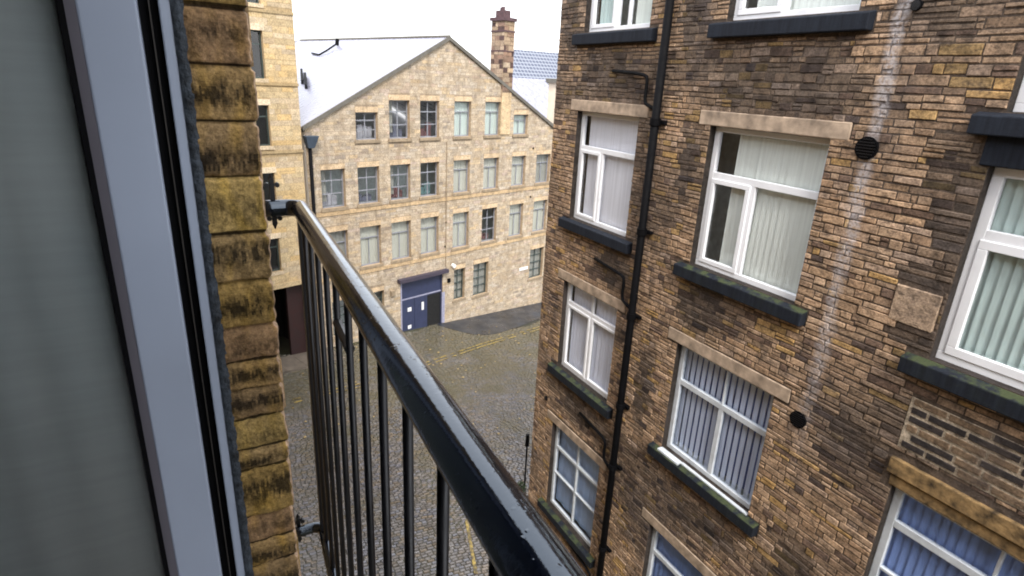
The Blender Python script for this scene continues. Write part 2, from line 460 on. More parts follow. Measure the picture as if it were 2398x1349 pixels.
def facing_window(key, label=None):
    a0, a1, z0, z1 = OP[key]; d = -.10
    fw = .075; tr = []; mu = []; inn = []; fm = 'pvc'; gm = 'glass'
    t = z1 - .63
    ia0, ia1 = a0 + fw, a1 - fw
    if key == 'A2': tr = [(t, .085)]; m = 8.38; mu = [(m, .07, z0 + fw, t - .04)]; inn = [(m + .03, ia1 + .01, z0 + fw - .01, t - .035, .055)]
    elif key == 'B2': tr = [(t - .02, .09)]; m = 5.14; mu = [(m, .075, z0 + fw, t - .06)]; inn = [(m + .03, ia1 + .01, z0 + fw - .01, t - .06, .065)]
    elif key == 'A1': m = 8.33; tr = [(t, .08)]; mu = [(m, .10, z0 + fw, t - .04), (8.02, .05, z0 + fw, t - .04)]; inn = [(m + .04, ia1 + .01, z0 + fw - .01, t - .04, .06)]
    elif key == 'B1': m = 5.16; tr = [(t, .08)]; mu = [(m, .08, z0 + fw, t - .04)]; inn = [(m + .03, ia1 + .01, z0 + fw - .01, t - .04, .07)]
    elif key == 'A3': t = -4.06; tr = [(t, .08)]; m = 8.22; mu = [(m, .09, z0 + fw, t - .04), (m, .04, t + .04, z1 - fw)]; inn = [(m + .03, ia1 + .01, z0 + fw - .01, t - .035, .05), (ia0 - .01, m - .03, z0 + fw - .01, t - .035, .05)]
    elif key == 'A4': tr = [(-7.41, .06), (-8.06, .035)]; mu = [(8.22, .045, z0 + fw, z1 - fw)]; fw = .07; fm = 'pvc_dull'; gm = 'glass_blue'
    elif key == 'B3': t = -4.25; tr = [(t, .085)]; m = 5.0; mu = [(m, .08, z0 + fw, t - .04), (m, .022, t + .04, z1 - fw)]; fm = 'pvc_dull'; gm = 'glass_blue'; inn = []
    elif key in ('B4', 'C4', 'A5', 'B5'): t = z1 - .58; tr = [(t, .08)]; m = (a0 + a1) / 2; mu = [(m, .07, z0 + fw, t - .04)]; fm = 'pvc_dull'; gm = 'glass_blue'
    elif key == 'C2': t = -1.11; tr = [(t, .10)]; m = 1.15; fw = .09; mu = [(m, .08, z0 + fw, t - .05)]; inn = [(m + .03, ia1 + .01, z0 + fw - .01, t - .045, .085)]
    elif key == 'C3': t = -4.34; fw = .08; tr = [(t, .085), (-4.95, .035)]; mu = [(1.60, .03, t + .04, z1 - fw), (1.60, .05, z0 + fw, t - .04)]; fm = 'pvc_dull'; gm = 'glass_blue'
    elif key == 'C1': t = 1.2; tr = [(t, .085)]
    w = bars(FW, a0, a1, z0, z1, d, fw, .07, tr, mu, inn).build('window', M[fm], fb, bevel=.006)
    if label: w['label'] = label
    pane(FW, a0 + fw * .6, a1 - fw * .6, z0 + fw * .6, z1 - fw * .6, d - .035, w, gm)
    # blinds
    i0, i1, j0, j1 = a0 + .03, a1 - .03, z0 + .05, z1 - .04
    db = d - .105
    if key == 'B2':
        vertical_blind(FW, i0, i1, j0, j1, db, M['blind_cream'], w, .088, .089, 12, (a0 + .03, 5.53))
    elif key == 'A2':
        roller(FW, i0, 8.92, j0, j1, db, M['blind_white'], w, name='roller_blind')
    elif key == 'A1':
        roller(FW, i0, 7.95, j0, j1, db, M['blind_cream'], w, 10, name='curtain'); roller(FW, 8.40, 8.9, j0, j1, db, M['blind_teal'], w, 5, name='curtain')
    elif key == 'B1':
        vertical_blind(FW, i0, i1, j0, j1, db, M['blind_cream'], w, .088, .088, 10, (a0 + .03, 5.6))
    elif key == 'A3':
        roller(FW, i0, 8.20, j0, j1, db, M['blind_blue'], w, 6, name='curtain'); roller(FW, 8.27, 8.97, j0, j1, db - .02, M['blind_blue'], w, 7, name='curtain')
    elif key == 'A4':
        roller(FW, i0, i1, j0, j1, db - .03, M['blind_pale_blue'], w, 5, name='net_curtain')
    elif key == 'B3':
        vertical_blind(FW, i0, i1, j0, j1, db, M['blind_blue'], w, .108, .072, 6)
        roller(FW, i0, i1, j0, j1, db - .12, M['blind_navy'], w, name='backing_curtain')
    elif key in ('B4', 'B5', 'A5', 'C4'):
        vertical_blind(FW, i0, i1, j0, j1, db, M['blind_deepblue'], w, .098, .08, 20)
    elif key in ('C2', 'C1'):
        vertical_blind(FW, i0, i1, j0, j1, db, M['blind_teal'], w, .089, .089, 22)
    elif key == 'C3':
        vertical_blind(FW, i0, i1, j0, j1, db, M['blind_deepblue'], w, .088, .088, 12)
    # sill and lintel
    mossy = key[1] in '345' or key in ('C2', 'B2')
    mb = MB()
    pr = .11
    s0, s1 = a0 - .19, a1 + .21
    P = FW.P
    mb.hexa([P(s0, z0 - .20, -.02), P(s1, z0 - .20, -.02), P(s1, z0 - .20, pr), P(s0, z0 - .20, pr),
             P(s0, z0 - .004, -.02), P(s1, z0 - .004, -.02), P(s1, z0 - .035, pr), P(s0, z0 - .035, pr)])
    mb.box(FW, a0 + .003, a1 - .003, z0 - .03, z0 - .002, -.16, -.022)
    mb.build('sill', M['sill_moss' if mossy else 'sill'], w, bevel=.012)
    mb = MB()
    lt = {'C3': .34, 'C2': .32}.get(key, .19); ex = {'C3': .10, 'C2': .08}.get(key, .21)
    if key == 'C3':
        mb.box(FW, a0 - .1, a1 + .04, z1 + .002, z1 + .13, -.09, .016); mb.box(FW, a0 - .1, a1 + .08, z1 + .145, z1 + .33, -.05, .045)
    else:
        mb.box(FW, a0 - ex, a1 + ex, z1 + .002, z1 + lt, -.095, .020)
    mb.build('lintel', M['lintel_warm' if key == 'C3' else ('sill' if key == 'C2' else 'lintel')], w, bevel=.012)
    if key == 'B3':
        mb = MB(); mb.box(FW, 5.45, a1 + .01, z0 - .03, z0 + .004, -.02, .085); mb.box(FW, a0 + .01, 5.45, z0 - .02, z0 + .006, -.03, .02)
        mb.build('sill_flashing', M['pvc_dull'], w, bevel=.004)
    return w
WL = {'A1': 'top floor window with folded cream and teal curtains', 'B1': 'top floor window with pale cream vertical blind',
      'A2': 'window with flat white roller blind', 'B2': 'window with cream green vertical blind drawn short of its left side',
      'A3': 'window with white and bluish curtains', 'B3': 'window with open blue and white striped vertical blind over a mossy sill',
      'A4': 'six light window with bluish net curtain', 'C2': 'window with pale teal vertical blind', 'C3': 'window with deep blue blind under a yellow stone lintel',
      'B4': 'lower window with deep blue blind'}
for k in OP: facing_window(k, WL.get(k))

# vents
def vent(y, z, r):
    mb = MB(); mb.tube([FW.P(y, z, .0), FW.P(y, z, .035)], r, 28)
    v = mb.build('vent', M['pipe'], fb)
    mb = MB()
    for k in range(7):
        zz = z - r * .75 + k * r * .25; hw = math.sqrt(max(r * r * .72 - (zz - z) ** 2, .0004))
        mb.box(FW, y - hw, y + hw, zz - .006, zz + .006, .033, .046)
    mb.build('louvre', M['black'], v)
vent(3.73, -.47, .118); vent(3.77, -3.72, .105); vent(9.36, -6.39, .05); vent(3.58, .86, .05)
# rain-water pipe with brackets and branch wastes
mb = MB(); mb.tube([(6.09, 6.88, 4.0), (6.09, 6.88, -12.85)], .062, 16)
dp = mb.build('downpipe', M['pipe'], fb, smooth=True)
for z in (3.2, 1.35, -.45, -2.1, -3.52, -5.2, -6.45, -8.3, -10.1, -11.8):
    mb = MB(); mb.tube([(6.09, 6.88, z - .05), (6.09, 6.88, z + .05)], .080, 16); mb.box(FW, 6.74, 7.02, z - .025, z + .025, .001, .06)
    mb.build('pipe_collar', M['pipe'], dp)
for z in (.22, -2.92, -6.07, -9.2):
    mb = MB()
    mb.tube([(6.16, 8.10, z + .03), (6.13, 7.55, z), (6.12, 7.30, z - .02), (6.12, 7.22, z - .05), (6.12, 7.20, z - .12), (6.12, 7.20, z - .36), (6.11, 7.16, z - .43), (6.10, 7.05, z - .46), (6.09, 6.92, z - .50)], .027, 10)
    mb.build('waste_pipe', M['pipe'], dp, smooth=True)

# ================================================================== GABLED MILL (far)
TH = R(17)
P0 = (11.656, 31.0, 0)
FM = Frame(P0, TH, 1)
gm = thing('gabled_mill', (12.8, 31.4, -14.2), 'pale sandstone mill with a steep gable, four rows of windows and a blue door', 'building')
EL, ER, EZ, AS, AZ = -7.18, 11.6, -2.41, 1.24, 2.0
SL = (AZ - EZ) / (AS - EL); ERZ = AZ - SL * (ER - AS)
CS = [-5.86, -3.88, -1.94, .01, 2.34, 4.68, 7.09, 9.42]
HW = [.64, .625, .63, .635, .62, .625, .63, .68]
FO = {}
for k, (c, h) in enumerate(zip(CS, HW)):
    FO[('b', k)] = (c - h, c + h, -6.26, -4.37); FO[('c', k)] = (c - h, c + h, -9.60, -7.45)
for k in (1, 2, 3, 4, 5, 6):
    c, h = CS[k], HW[k]
    top = {1: -1.72, 6: -1.85}.get(k, -1.13)
    FO[('a', k)] = (c - h, c + h, -3.05, top)
FO[('g', 0)] = (1.87, 2.75, -12.95, -10.95); FO[('g', 1)] = (3.45, 4.73, -13.05, -10.9); FO[('g', 2)] = (8.66, 10.04, -12.95, -10.8)
FO[('g', 3)] = (-4.15, -3.15, -13.1, -11.15); FO[('g', 4)] = (-6.3, -5.2, -13.1, -11.15)
DOOR = (-2.05, .98, -14.4, -10.94)
fo = list(FO.values()) + [DOOR]
rng = random.Random(5)
pal_f = pal_fn([(5, (.44, .36, .265)), (3, (.42, .34, .245)), (2, (.47, .395, .305)), (.8, (.46, .355, .23)), (.5, (.33, .27, .21)), (.6, (.44, .345, .27))], .08)
mb = MB()
sheet(mb, FM, (EL, ER), (-16.5, -3.4), [o for o in fo if o[3] < -3.4], (.30, .235, .165), .24, (.40, .30, .20))
# upper band and gable as strips with openings in them
ups = [o for o in fo if o[3] >= -3.4]
zs = sorted(set([-3.4, -2.9, EZ, AZ] + [x for o in ups for x in o[2:4]] + [EZ + (AZ - EZ) * k / 12 for k in range(13)] + [ERZ]))
def span(z):
    lo = EL if z <= EZ else EL + (z - EZ) / SL
    hi = ER if z <= ERZ else AS + (AZ - z) / SL
    return lo, hi
for z0, z1 in zip(zs[:-1], zs[1:]):
    if z1 - z0 < 1e-5: continue
    lo0, hi0 = span(z0); lo1, hi1 = span(z1)
    bl = sorted((o[0], o[1]) for o in ups if o[2] < (z0 + z1) / 2 < o[3])
    xs0 = [lo0]; xs1 = [lo1]
    for b in bl: xs0 += [b[0], b[1]]; xs1 += [b[0], b[1]]
    xs0.append(hi0); xs1.append(hi1)
    for i in range(0, len(xs0), 2):
        mb.quad([FM.P(xs0[i], z0), FM.P(xs0[i + 1], z0), FM.P(xs1[i + 1], z1), FM.P(xs1[i], z1)], (.30, .235, .165))
for o in ups:
    a0, a1, z0, z1 = o
    for (p, q) in (((a0, z0), (a0, z1)), ((a0, z1), (a1, z1)), ((a1, z1), (a1, z0)), ((a1, z0), (a0, z0))):
        mb.quad([FM.P(p[0], p[1], 0), FM.P(q[0], q[1], 0), FM.P(q[0], q[1], -.24), FM.P(p[0], p[1], -.24)], (.40, .30, .20))
fex = list(fo)
for (r, k), o in FO.items(): fex += [(o[0] - .02, o[1] + .02, o[3], o[3] + .27), (o[0] - .1, o[1] + .1, o[2] - .15, o[2])]
fex += [(EL, ER, -6.62, -6.42), (EL, ER, -9.96, -9.76)]
courses(mb, FM, (EL, ER), (-15.4, AZ), fex, (.12, .20), (.28, .65), pal_f, rng, (.002, .010), .009, .005, limit=lambda z: (span(z)[0] + .02, span(z)[1] - .02))
mb.build('wall', M['stone_far'], gm, recalc=False)
mb = MB()
for z in (-6.62, -9.96): mb.box(FM, EL, ER, z, z + .19, -.02, .045, (.50, .36, .21))
mb.build('string_course', M['stone_far'], gm)
L2 = 17.4   # building length along the ridge
BK = 18.0
mb = MB()   # side wall, rendered white
mb.box(FM, EL, EL + .3, -16.5, EZ - .02, -BK, -.004)
mb.build('side_wall', M['render_white'], gm)
mb = MB()
mb.quad([FM.P(EL, -16.5, -BK), FM.P(ER, -16.5, -BK), FM.P(ER, ERZ, -BK), FM.P(AS, AZ, -BK), FM.P(EL, EZ, -BK)])
mb.quad([FM.P(ER, -16.5, 0), FM.P(ER, -16.5, -BK), FM.P(ER, ERZ, -BK), FM.P(ER, ERZ, 0)])
mb.build('rear_wall', M['render_white'], gm)
mb = MB(); mb.box(FM, EL + .3, ER - .1, -15.2, -3.2, -2.1, -2.0)
for z in (-13.6, -10.2, -6.8, -3.5): mb.box(FM, EL + .3, ER - .1, z - .15, z, -1.999, -.4)
mb.build('interior', M['dark'], gm)
# roof: two slopes, thickness .12, verge over the gable
mb = MB()
def slope(a0, z0, a1, z1, t=.12, f=.06, b=-17.4, hip=0):
    P = FM.P
    mb.hexa([P(a0, z0 + .02, f), P(a1, z1 + .02, f), P(a1, z1 + .02, b + hip), P(a0, z0 + .02, b),
             P(a0, z0 + t, f), P(a1, z1 + t, f), P(a1, z1 + t, b + hip), P(a0, z0 + t, b)])
slope(EL - .12, EZ - .12 * SL, AS, AZ, b=-17.6, hip=.9)
slope(AS, AZ, ER + .15, ERZ - .15 * SL, b=-17.6)
mb.build('roof', M['roof'], gm)
# dark verge along the gable and a ridge
mb = MB()
def verge(a0, z0, a1, z1):
    P = FM.P
    mb.hexa([P(a0, z0 - .05, .05), P(a1, z1 - .05, .05), P(a1, z1 - .05, .13), P(a0, z0 - .05, .13),
             P(a0, z0 + .15, .05), P(a1, z1 + .15, .05), P(a1, z1 + .15, .13), P(a0, z0 + .15, .13)])
verge(EL - .12, EZ - .06, AS, AZ); verge(AS, AZ, ER + .15, ERZ - .06)
mb.build('verge', M['coping'], gm)
mb = MB(); mb.tube([FM.P(AS, AZ + .12, .1), FM.P(AS, AZ + .12, -16.6)], .09, 8)
mb.build('ridge', M['coping'], gm)
# rooflights and a bent flue on the left slope
def on_roof(s, t, h=.14): return FM.P(s, EZ + (s - EL) * SL + h, -t)
for (s, t) in ((-2.9, 8.6), (-3.3, 7.4)):
    mb = MB()
    p = [on_roof(s, t), on_roof(s - 1.15, t - 2.3), on_roof(s - 1.15, t - 2.6), on_roof(s, t - .3)]
    q = [x + Vector((0, 0, .22)) for x in p]
    mb.hexa(p + q); mb.build('rooflight', M['pipe'], gm)
mb = MB(); mb.tube([on_roof(-.75, 11.2, .2), on_roof(-.95, 9.9, .2), on_roof(-.55, 9.7, .25), on_roof(.25, 9.8, .3)], .055, 8)
mb.tube([on_roof(.25, 9.8, .2), on_roof(.3, 9.8, .55)], .12, 8)
mb.build('roof_flue', M['pipe'], gm)
# chimney stack rising from the gable face with a flat pilaster below
mb = MB()
rng = random.Random(3)
s0, s1, dt = 5.26, 6.10, 1.0
zb = .0
mb.box(FM, s0 + .01, s1 - .01, -.6, 3.30, -dt + .01, .09, (.20, .14, .10))
FL = Frame(FM.P(s0, 0, 0), TH + R(90), -1)     # left face of the stack, a runs back
FFc = Frame(FM.P(0, 0, .10), TH, 1)
pal_c = pal_fn([(4, (.34, .25, .17)), (3, (.22, .14, .10)), (2.0, (.08, .048, .043)), (1.2, (.42, .32, .22))])
courses(mb, FFc, (s0, s1), (-.5, 3.3), [], (.2, .34), (.3, .6), pal_c, rng, (.0, .02), .02, .008)
mb2 = MB()
FLs = Frame(FM.P(s0 + .01, 0, .10), TH + R(90), -1)
courses(mb, FLs, (0, dt + .08), (-.9, 3.3), [], (.2, .34), (.3, .6), pal_c, rng, (.0, .02), .02, .008)
ch = mb.build('chimney', M['stone_far'], gm, recalc=False)
mb = MB()
mb.box(FM, s0 - .10, s1 + .08, 3.3, 3.48, -dt - .06, .18); mb.box(FM, s0 + .12, s1 - .25, 3.48, 3.86, -dt + .2, -.05)
mb.build('chimney_cap', M['chimney_dark'], ch); mb = MB()
mb.box(FM, s0 - .04, s1 + .03, 2.72, 2.80, -dt - .02, .14); mb.build('chimney_band', M['chimney_dark'], ch); mb = MB(); mb.box(FM, s0 - .02, s1 + .02, 1.66, 1.72, -dt - .02, .13)
mb.build('chimney_band', M['chimney_dark'], ch)
mb = MB()
for k in range(3): mb.tube([FM.P(s0 + .25 + k * .12, 3.84, -.3 - k * .2), FM.P(s0 + .25 + k * .12, 4.05, -.3 - k * .2)], .1, 10)
mb.build('chimney_pot', M['chimney_dark'], ch)
mb = MB(); mb.box(FM, s0 + .02, s0 + .80, -3.0, -.5, -.01, .09, (.55, .41, .25))
mb.build('pilaster', M['stone_far'], gm)

BL = {('a', 4): 'blind_far3', ('a', 5): 'blind_far3', ('a', 6): 'blind_far3', ('b', 4): 'blind_far', ('b', 5): 'blind_far', ('b', 6): 'blind_far',
      ('b', 7): 'blind_far2', ('c', 0): 'blind_far2', ('c', 1): 'blind_far', ('c', 2): 'blind_far', ('c', 3): 'blind_far', ('c', 4): 'blind_far',
      ('c', 6): 'blind_far', ('c', 7): 'blind_far', ('g', 0): 'blind_far2', ('g', 1): 'blind_far2', ('g', 2): 'blind_far2'}
clut = [simple('clutter_red', (.16, .07, .07), .8), simple('clutter_teal', (.12, .22, .22), .8), simple('clutter_white', (.45, .45, .48), .8), simple('clutter_grey', (.14, .15, .20), .8)]
rng = random.Random(21)
for (r, k), o in FO.items():
    a0, a1, z0, z1 = o
    d = -.20; H = z1 - z0
    light = (r, k) in BL
    if r == 'g': tr = [(z0 + H * f, .045) for f in (.28, .52, .76)]; mu = [((a0 + a1) / 2, .04, z0 + .06, z1 - .06)]
    elif light: tr = [(z0 + H * .70, .05)]; mu = [((a0 + a1) / 2, .04, z0 + .06, z0 + H * .70)]
    else: tr = [(z0 + H * .70, .06), (z0 + H * .36, .05)]; mu = [((a0 + a1) / 2, .05, z0 + .06, z1 - .06)]
    w = bars(FM, a0, a1, z0, z1, d, .065, .06, tr, mu).build('window', M['far_frame_dark' if r == 'g' else 'far_frame'], gm)
    pane(FM, a0 + .03, a1 - .03, z0 + .03, z1 - .03, d - .03, w)
    if light:
        zt = z1 if r != 'a' or k == 6 else z1
        roller(FM, a0 + .01, a1 - .01, z0 + .01, zt - .02, d - .10, M[BL[(r, k)]], w, 6, name='blind')
    else:
        if (r, k) not in (('g', 3), ('g', 4)):
            mb = MB(); x = a0 + .06
            for q in range(4):
                x1 = x + rng.uniform(.16, .3); mb.box(FM, x, min(x1, a1 - .05), z0 + .05, z0 + rng.uniform(.25, .75), -.75, -.5); x = x1 + .03
            mb.build('window_clutter', clut[(k + ord(r)) % 4], w)
            if k % 2 == 0: roller(FM, a0 + .02, a0 + .4, z0 + .3, z1 - .02, d - .14, M['blind_far2'], w, 3, name='curtain')
    mb = MB(); mb.box(FM, a0 - .10, a1 + .10, z0 - .14, z0 - .002, -.14, .07 if r in 'ab' else .05)
    mb.build('sill', M['sill_far'], w)
    mb = MB(); mb.box(FM, a0 - .015, a1 + .015, z1 + .002, z1 + .26, -.14, .018, (.56, .42, .27))
    mb.build('lintel', M['stone_far'], w)

# loading door
da0, da1, dz0, dz1 = DOOR
mb = MB(); mb.box(FM, da0, da1, -14.25, dz1, -.16, -.10)
mb.box(FM, da0, da0 + .12, -14.25, dz1, -.10, -.05); mb.box(FM, da1 - .10, da1, -14.25, dz1, -.10, -.05); mb.box(FM, da0 + .12, da1 - .10, dz1 - .12, dz1, -.10, -.05)
door = mb.build('door', M['door_blue'], gm)
mb = MB(); mb.box(FM, da0 + .12, da1 - .10, -12.10, -12.04, -.10, -.04); mb.box(FM, da0 - .02, da0 + .06, -14.2, dz1, -.05, .03)
mb.box(FM, da1 - .06, da1 + .16, -14.2, -12.2, -.03, .03)
mb.build('door_trim', simple('lavender_grey_trim', (.30, .30, .40), .6), door)
mb = MB(); mb.box(FM, -.12, da1 - .11, -14.2, -12.2, -.10, -.085)
mb.build('dark_doorway', M['void'], door)  # flat black panel painting the darkness of the open half of the doorway
mb = MB(); mb.box(FM, da0 + .14, da0 + .98, -14.2, -12.12, -.098, -.055); mb.box(FM, da0 + 1.0, -.14, -14.2, -12.12, -.098, -.055)
mb.build('door_leaf', M['door_blue'], door)
for (a, z, w_, h_) in ((-1.55, -12.75, .26, .24), (-1.55, -13.85, .24, .22), (-.55, -12.75, .16, .5)):
    mb = MB(); mb.box(FM, a, a + w_, z - h_ / 2, z + h_ / 2, -.054, -.045); mb.build('notice', M['white_sign'], door)
mb = MB(); mb.box(FM, da0 - .22, da1 + .27, dz1 + .003, dz1 + .22, -.02, .28); mb.build('canopy', simple('dark_canopy', (.05, .04, .06), .6), door, bevel=.01)
# wall lamps, boxes and plate
mb = MB(); mb.tube([FM.P(1.72, -10.62, .02), FM.P(1.72, -10.62, .22)], .12, 12); mb.build('wall_lamp', M['white_sign'], gm)
mb = MB(); mb.box(FM, 1.33, 1.52, -11.65, -11.4, .0, .1); mb.build('junction_box', M['pipe'], gm)
mb = MB(); mb.box(FM, -2.75, -2.48, -11.6, -11.3, .0, .12); mb.build('intercom_box', M['sill_far'], gm)
mb = MB(); mb.box(FM, 7.62, 8.46, -12.12, -11.92, .02, .05); mb.build('name_plate', M['white_sign'], gm)
for (a, z) in ((1.2, -7.9), (1.15, -9.35), (8.35, -3.95), (8.35, -7.1)):
    mb = MB(); mb.tube([FM.P(a, z, .0), FM.P(a, z, .03)], .07, 10); mb.build('wall_tie', M['pipe'], gm)
# thin pipe down the middle of the face
mb = MB(); mb.tube([FM.P(1.17, -3.3, .05), FM.P(1.17, -10.6, .05)], .022, 6); mb.build('waste_pipe', M['sill_far'], gm)
# corner rain-water hopper and pipe
mb = MB(); mb.tube([FM.P(EL + .16, -3.2, .12), FM.P(EL + .16, -14.0, .12)], .085, 12)
dp2 = mb.build('downpipe', M['pipe'], gm, smooth=True)
mb = MB(); P = FM.P
mb.hexa([P(EL + .02, -3.3, .02), P(EL + .34, -3.3, .02), P(EL + .34, -3.3, .26), P(EL + .02, -3.3, .26),
         P(EL - .12, -2.75, .0), P(EL + .55, -2.75, .0), P(EL + .55, -2.75, .36), P(EL - .12, -2.75, .36)])
mb.build('hopper', simple('blue_grey_hopper', (.05, .07, .10), .5), dp2, bevel=.02)
mb = MB(); mb.tube([P(EL - .14, EZ - .1, .1), P(EL - .14, EZ - .1, -17.5)], .07, 8); mb.build('gutter', M['pipe'], gm)

# ================================================================== TALL MILL (left)
FLb = Frame((4.39, 28.3, 0), TH, 1)
lm = thing('tall_mill', (1.5, 27.6, -13.5), 'tall yellow sandstone mill over a dark open undercroft, half hidden by the jamb', 'building')
LW = [(-1.84, -1.16, 2.52, 4.3), (-1.80, -1.20, -.34, 1.52), (-1.80, -1.20, -3.10, -1.40), (-1.80, -1.20, -5.90, -4.25), (-1.78, -1.24, -8.80, -7.22)]
LW2 = [(a - 3.2, b - 3.2, c, d) for a, b, c, d in LW] + [(a - 6.4, b - 6.4, c, d) for a, b, c, d in LW]
pal_l = pal_fn([(5, (.50, .385, .225)), (3, (.48, .38, .25)), (2, (.52, .375, .19)), (1, (.42, .33, .22))], .07)
rng = random.Random(8)
mb = MB()
sheet(mb, FLb, (-12, .18), (-9.42, 7.0), LW + LW2, (.38, .28, .155), .2, (.45, .33, .2))
lex = LW + LW2 + [(a - .1, b + .1, c - .16, c) for a, b, c, d in LW + LW2] + [(a - .1, b + .1, d, d + .26) for a, b, c, d in LW + LW2]
for z in (2.27, -.55, -3.38, -6.2): lex.append((-12, .18, z - .06, z + .08))
courses(mb, FLb, (-4.5, .18), (-9.4, 5.0), lex, (.17, .30), (.4, .95), pal_l, rng, (.002, .008), .009, .004)
# returning side and back, top
mb.quad([FLb.P(.18, -14, 0), FLb.P(.18, -14, -5), FLb.P(.18, 7, -5), FLb.P(.18, 7, 0)], (.5, .36, .2))
mb.quad([FLb.P(-12, -14, 0), FLb.P(-12, -14, -5), FLb.P(-12, 7, -5), FLb.P(-12, 7, 0)], (.5, .36, .2))
mb.quad([FLb.P(-12, -14, -5), FLb.P(.18, -14, -5), FLb.P(.18, 7, -5), FLb.P(-12, 7, -5)], (.5, .36, .2))
mb.quad([FLb.P(-12, 7, 0), FLb.P(.18, 7, 0), FLb.P(.18, 7, -5), FLb.P(-12, 7, -5)], (.1, .1, .1))
mb.build('wall', M['stone_left'], lm, recalc=False)
mb = MB()
for z in (2.27, -.55, -3.38, -6.2): mb.box(FLb, -12, .2, z - .05, z + .06, -.02, .05, (.36, .27, .15))
mb.box(FLb, -12, .24, -9.62, -9.40, -.3, .10, (.50, .38, .22))
mb.build('string_course', M['stone_left'], lm)
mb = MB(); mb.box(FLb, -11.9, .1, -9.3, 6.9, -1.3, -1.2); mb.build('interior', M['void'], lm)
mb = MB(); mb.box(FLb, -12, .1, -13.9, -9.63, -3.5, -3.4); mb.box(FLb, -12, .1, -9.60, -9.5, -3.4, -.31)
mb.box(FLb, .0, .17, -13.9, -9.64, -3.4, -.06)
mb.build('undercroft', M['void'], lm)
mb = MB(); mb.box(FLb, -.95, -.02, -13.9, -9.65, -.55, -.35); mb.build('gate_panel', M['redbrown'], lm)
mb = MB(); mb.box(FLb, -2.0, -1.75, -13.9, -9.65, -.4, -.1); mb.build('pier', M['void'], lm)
for o in LW + LW2[:5]:
    a0, a1, z0, z1 = o; H = z1 - z0
    w = bars(FLb, a0, a1, z0, z1, -.16, .06, .06, [(z0 + H * .72, .05)], []).build('window', M['far_frame_dark'], lm)
    pane(FLb, a0 + .03, a1 - .03, z0 + .03, z1 - .03, -.2, w)
    mb = MB(); mb.box(FLb, a0 - .09, a1 + .09, z0 - .15, z0 - .002, -.14, .06, (.55, .44, .3)); mb.build('sill', M['stone_left'], w)
    mb = MB(); mb.box(FLb, a0 - .09, a1 + .09, z1 + .002, z1 + .25, -.14, .02, (.66, .54, .38)); mb.build('lintel', M['stone_left'], w)

# ================================================================== BACKGROUND ROOFS (behind the mill, to the right)
def tile_roof_mat():
    m, nt, b = new_mat('blue_slate_tiles')
    br = N(nt, 'ShaderNodeTexBrick'); br.offset = 0
    br.inputs['Color1'].default_value = (.075, .085, .12, 1); br.inputs['Color2'].default_value = (.09, .10, .14, 1); br.inputs['Mortar'].default_value = (.24, .26, .30, 1)
    br.inputs['Scale'].default_value = 1; br.inputs['Mortar Size'].default_value = .05; br.inputs['Brick Width'].default_value = .42; br.inputs['Row Height'].default_value = .34
    mp = N(nt, 'ShaderNodeMapping'); g = N(nt, 'ShaderNodeNewGeometry'); nt.links.new(g.outputs['Position'], mp.inputs[0])
    mp.inputs['Rotation'].default_value = (R(90), 0, 0)
    nt.links.new(mp.outputs[0], br.inputs['Vector']); nt.links.new(br.outputs[0], b.inputs['Base Color'])
    b.inputs['Roughness'].default_value = .8; b.inputs['Specular IOR Level'].default_value = .3
    return m
FB = Frame((0, 52, 0), R(5), 1)
bh = thing('slate_roofed_house', (36, 55, -14), 'distant building showing only its grid-patterned blue slate roof right of the chimney', 'building')
mb = MB()
mb.hexa([FB.P(28.6, -2.6, 0), FB.P(40, -2.6, 0), FB.P(40, -2.6, -3.4), FB.P(28.6, -2.6, -3.4),
         FB.P(28.6, -2.5, 0.3), FB.P(40, -2.5, .3), FB.P(40, .75, -3.3), FB.P(28.6, .75, -3.3)])
mb = MB()
P = FB.P
mb.hexa([P(28.9, -2.35, .2), P(42, -2.35, .2), P(42, .62, -3.5), P(28.9, .62, -3.5), P(28.9, -2.25, .2), P(42, -2.25, .2), P(42, .72, -3.5), P(28.9, .72, -3.5)])
mb.v = [(x, y, z + 2.55) for x, y, z in mb.v]
mb.build('roof', tile_roof_mat(), bh)
mb = MB(); mb.box(FB, 29.2, 41.8, -14, 2.9, -9, -3.4); mb.box(FB, 29.0, 41.9, -14, .1, -3.4, -.1)
mb.build('wall', M['render_white'], bh)
mb = MB(); mb.tube([P(28.9, .28, .22), P(42, .28, .22)], .08, 8); mb.build('gutter', M['roof'], bh)
F2 = Frame((0, 40, 0), R(17), 1)
b2 = thing('low_roofed_house', (27, 50, -14), 'distant pale roof dropping behind the right slope of the gabled mill', 'building')
mb = MB(); P = F2.P
mb.hexa([P(24.0, -4.6, .2), P(36, -4.6, .2), P(36, .35, -4.5), P(24.0, .35, -4.5), P(24.0, -4.5, .2), P(36, -4.5, .2), P(36, .45, -4.5), P(24.0, .45, -4.5)])
mb.build('roof', M['roof'], b2)
mb = MB(); mb.box(F2, 24.3, 35.8, -20, -4.65, -9, -.1); mb.box(F2, 24.3, 35.8, -20, .3, -9, -4.45); mb.build('wall', M['render_white'], b2)
F3 = Frame((25.05, 40, 0), R(17), 1)
b3 = thing('cream_gable_building', (27, 41, -14.5), 'sliver of cream rendered wall with a dark cap beside the edge of the facing warehouse', 'building')
mb = MB(); mb.box(F3, .35, 8, -15, .12, -.9, 0); mb.build('wall', simple('cream_render', (.62, .52, .40), .85, nscale=3, namt=.15), b3)
mb = MB(); mb.box(F3, .1, 8.2, .125, .42, -1.0, .15); mb.build('cap', M['coping'], b3)

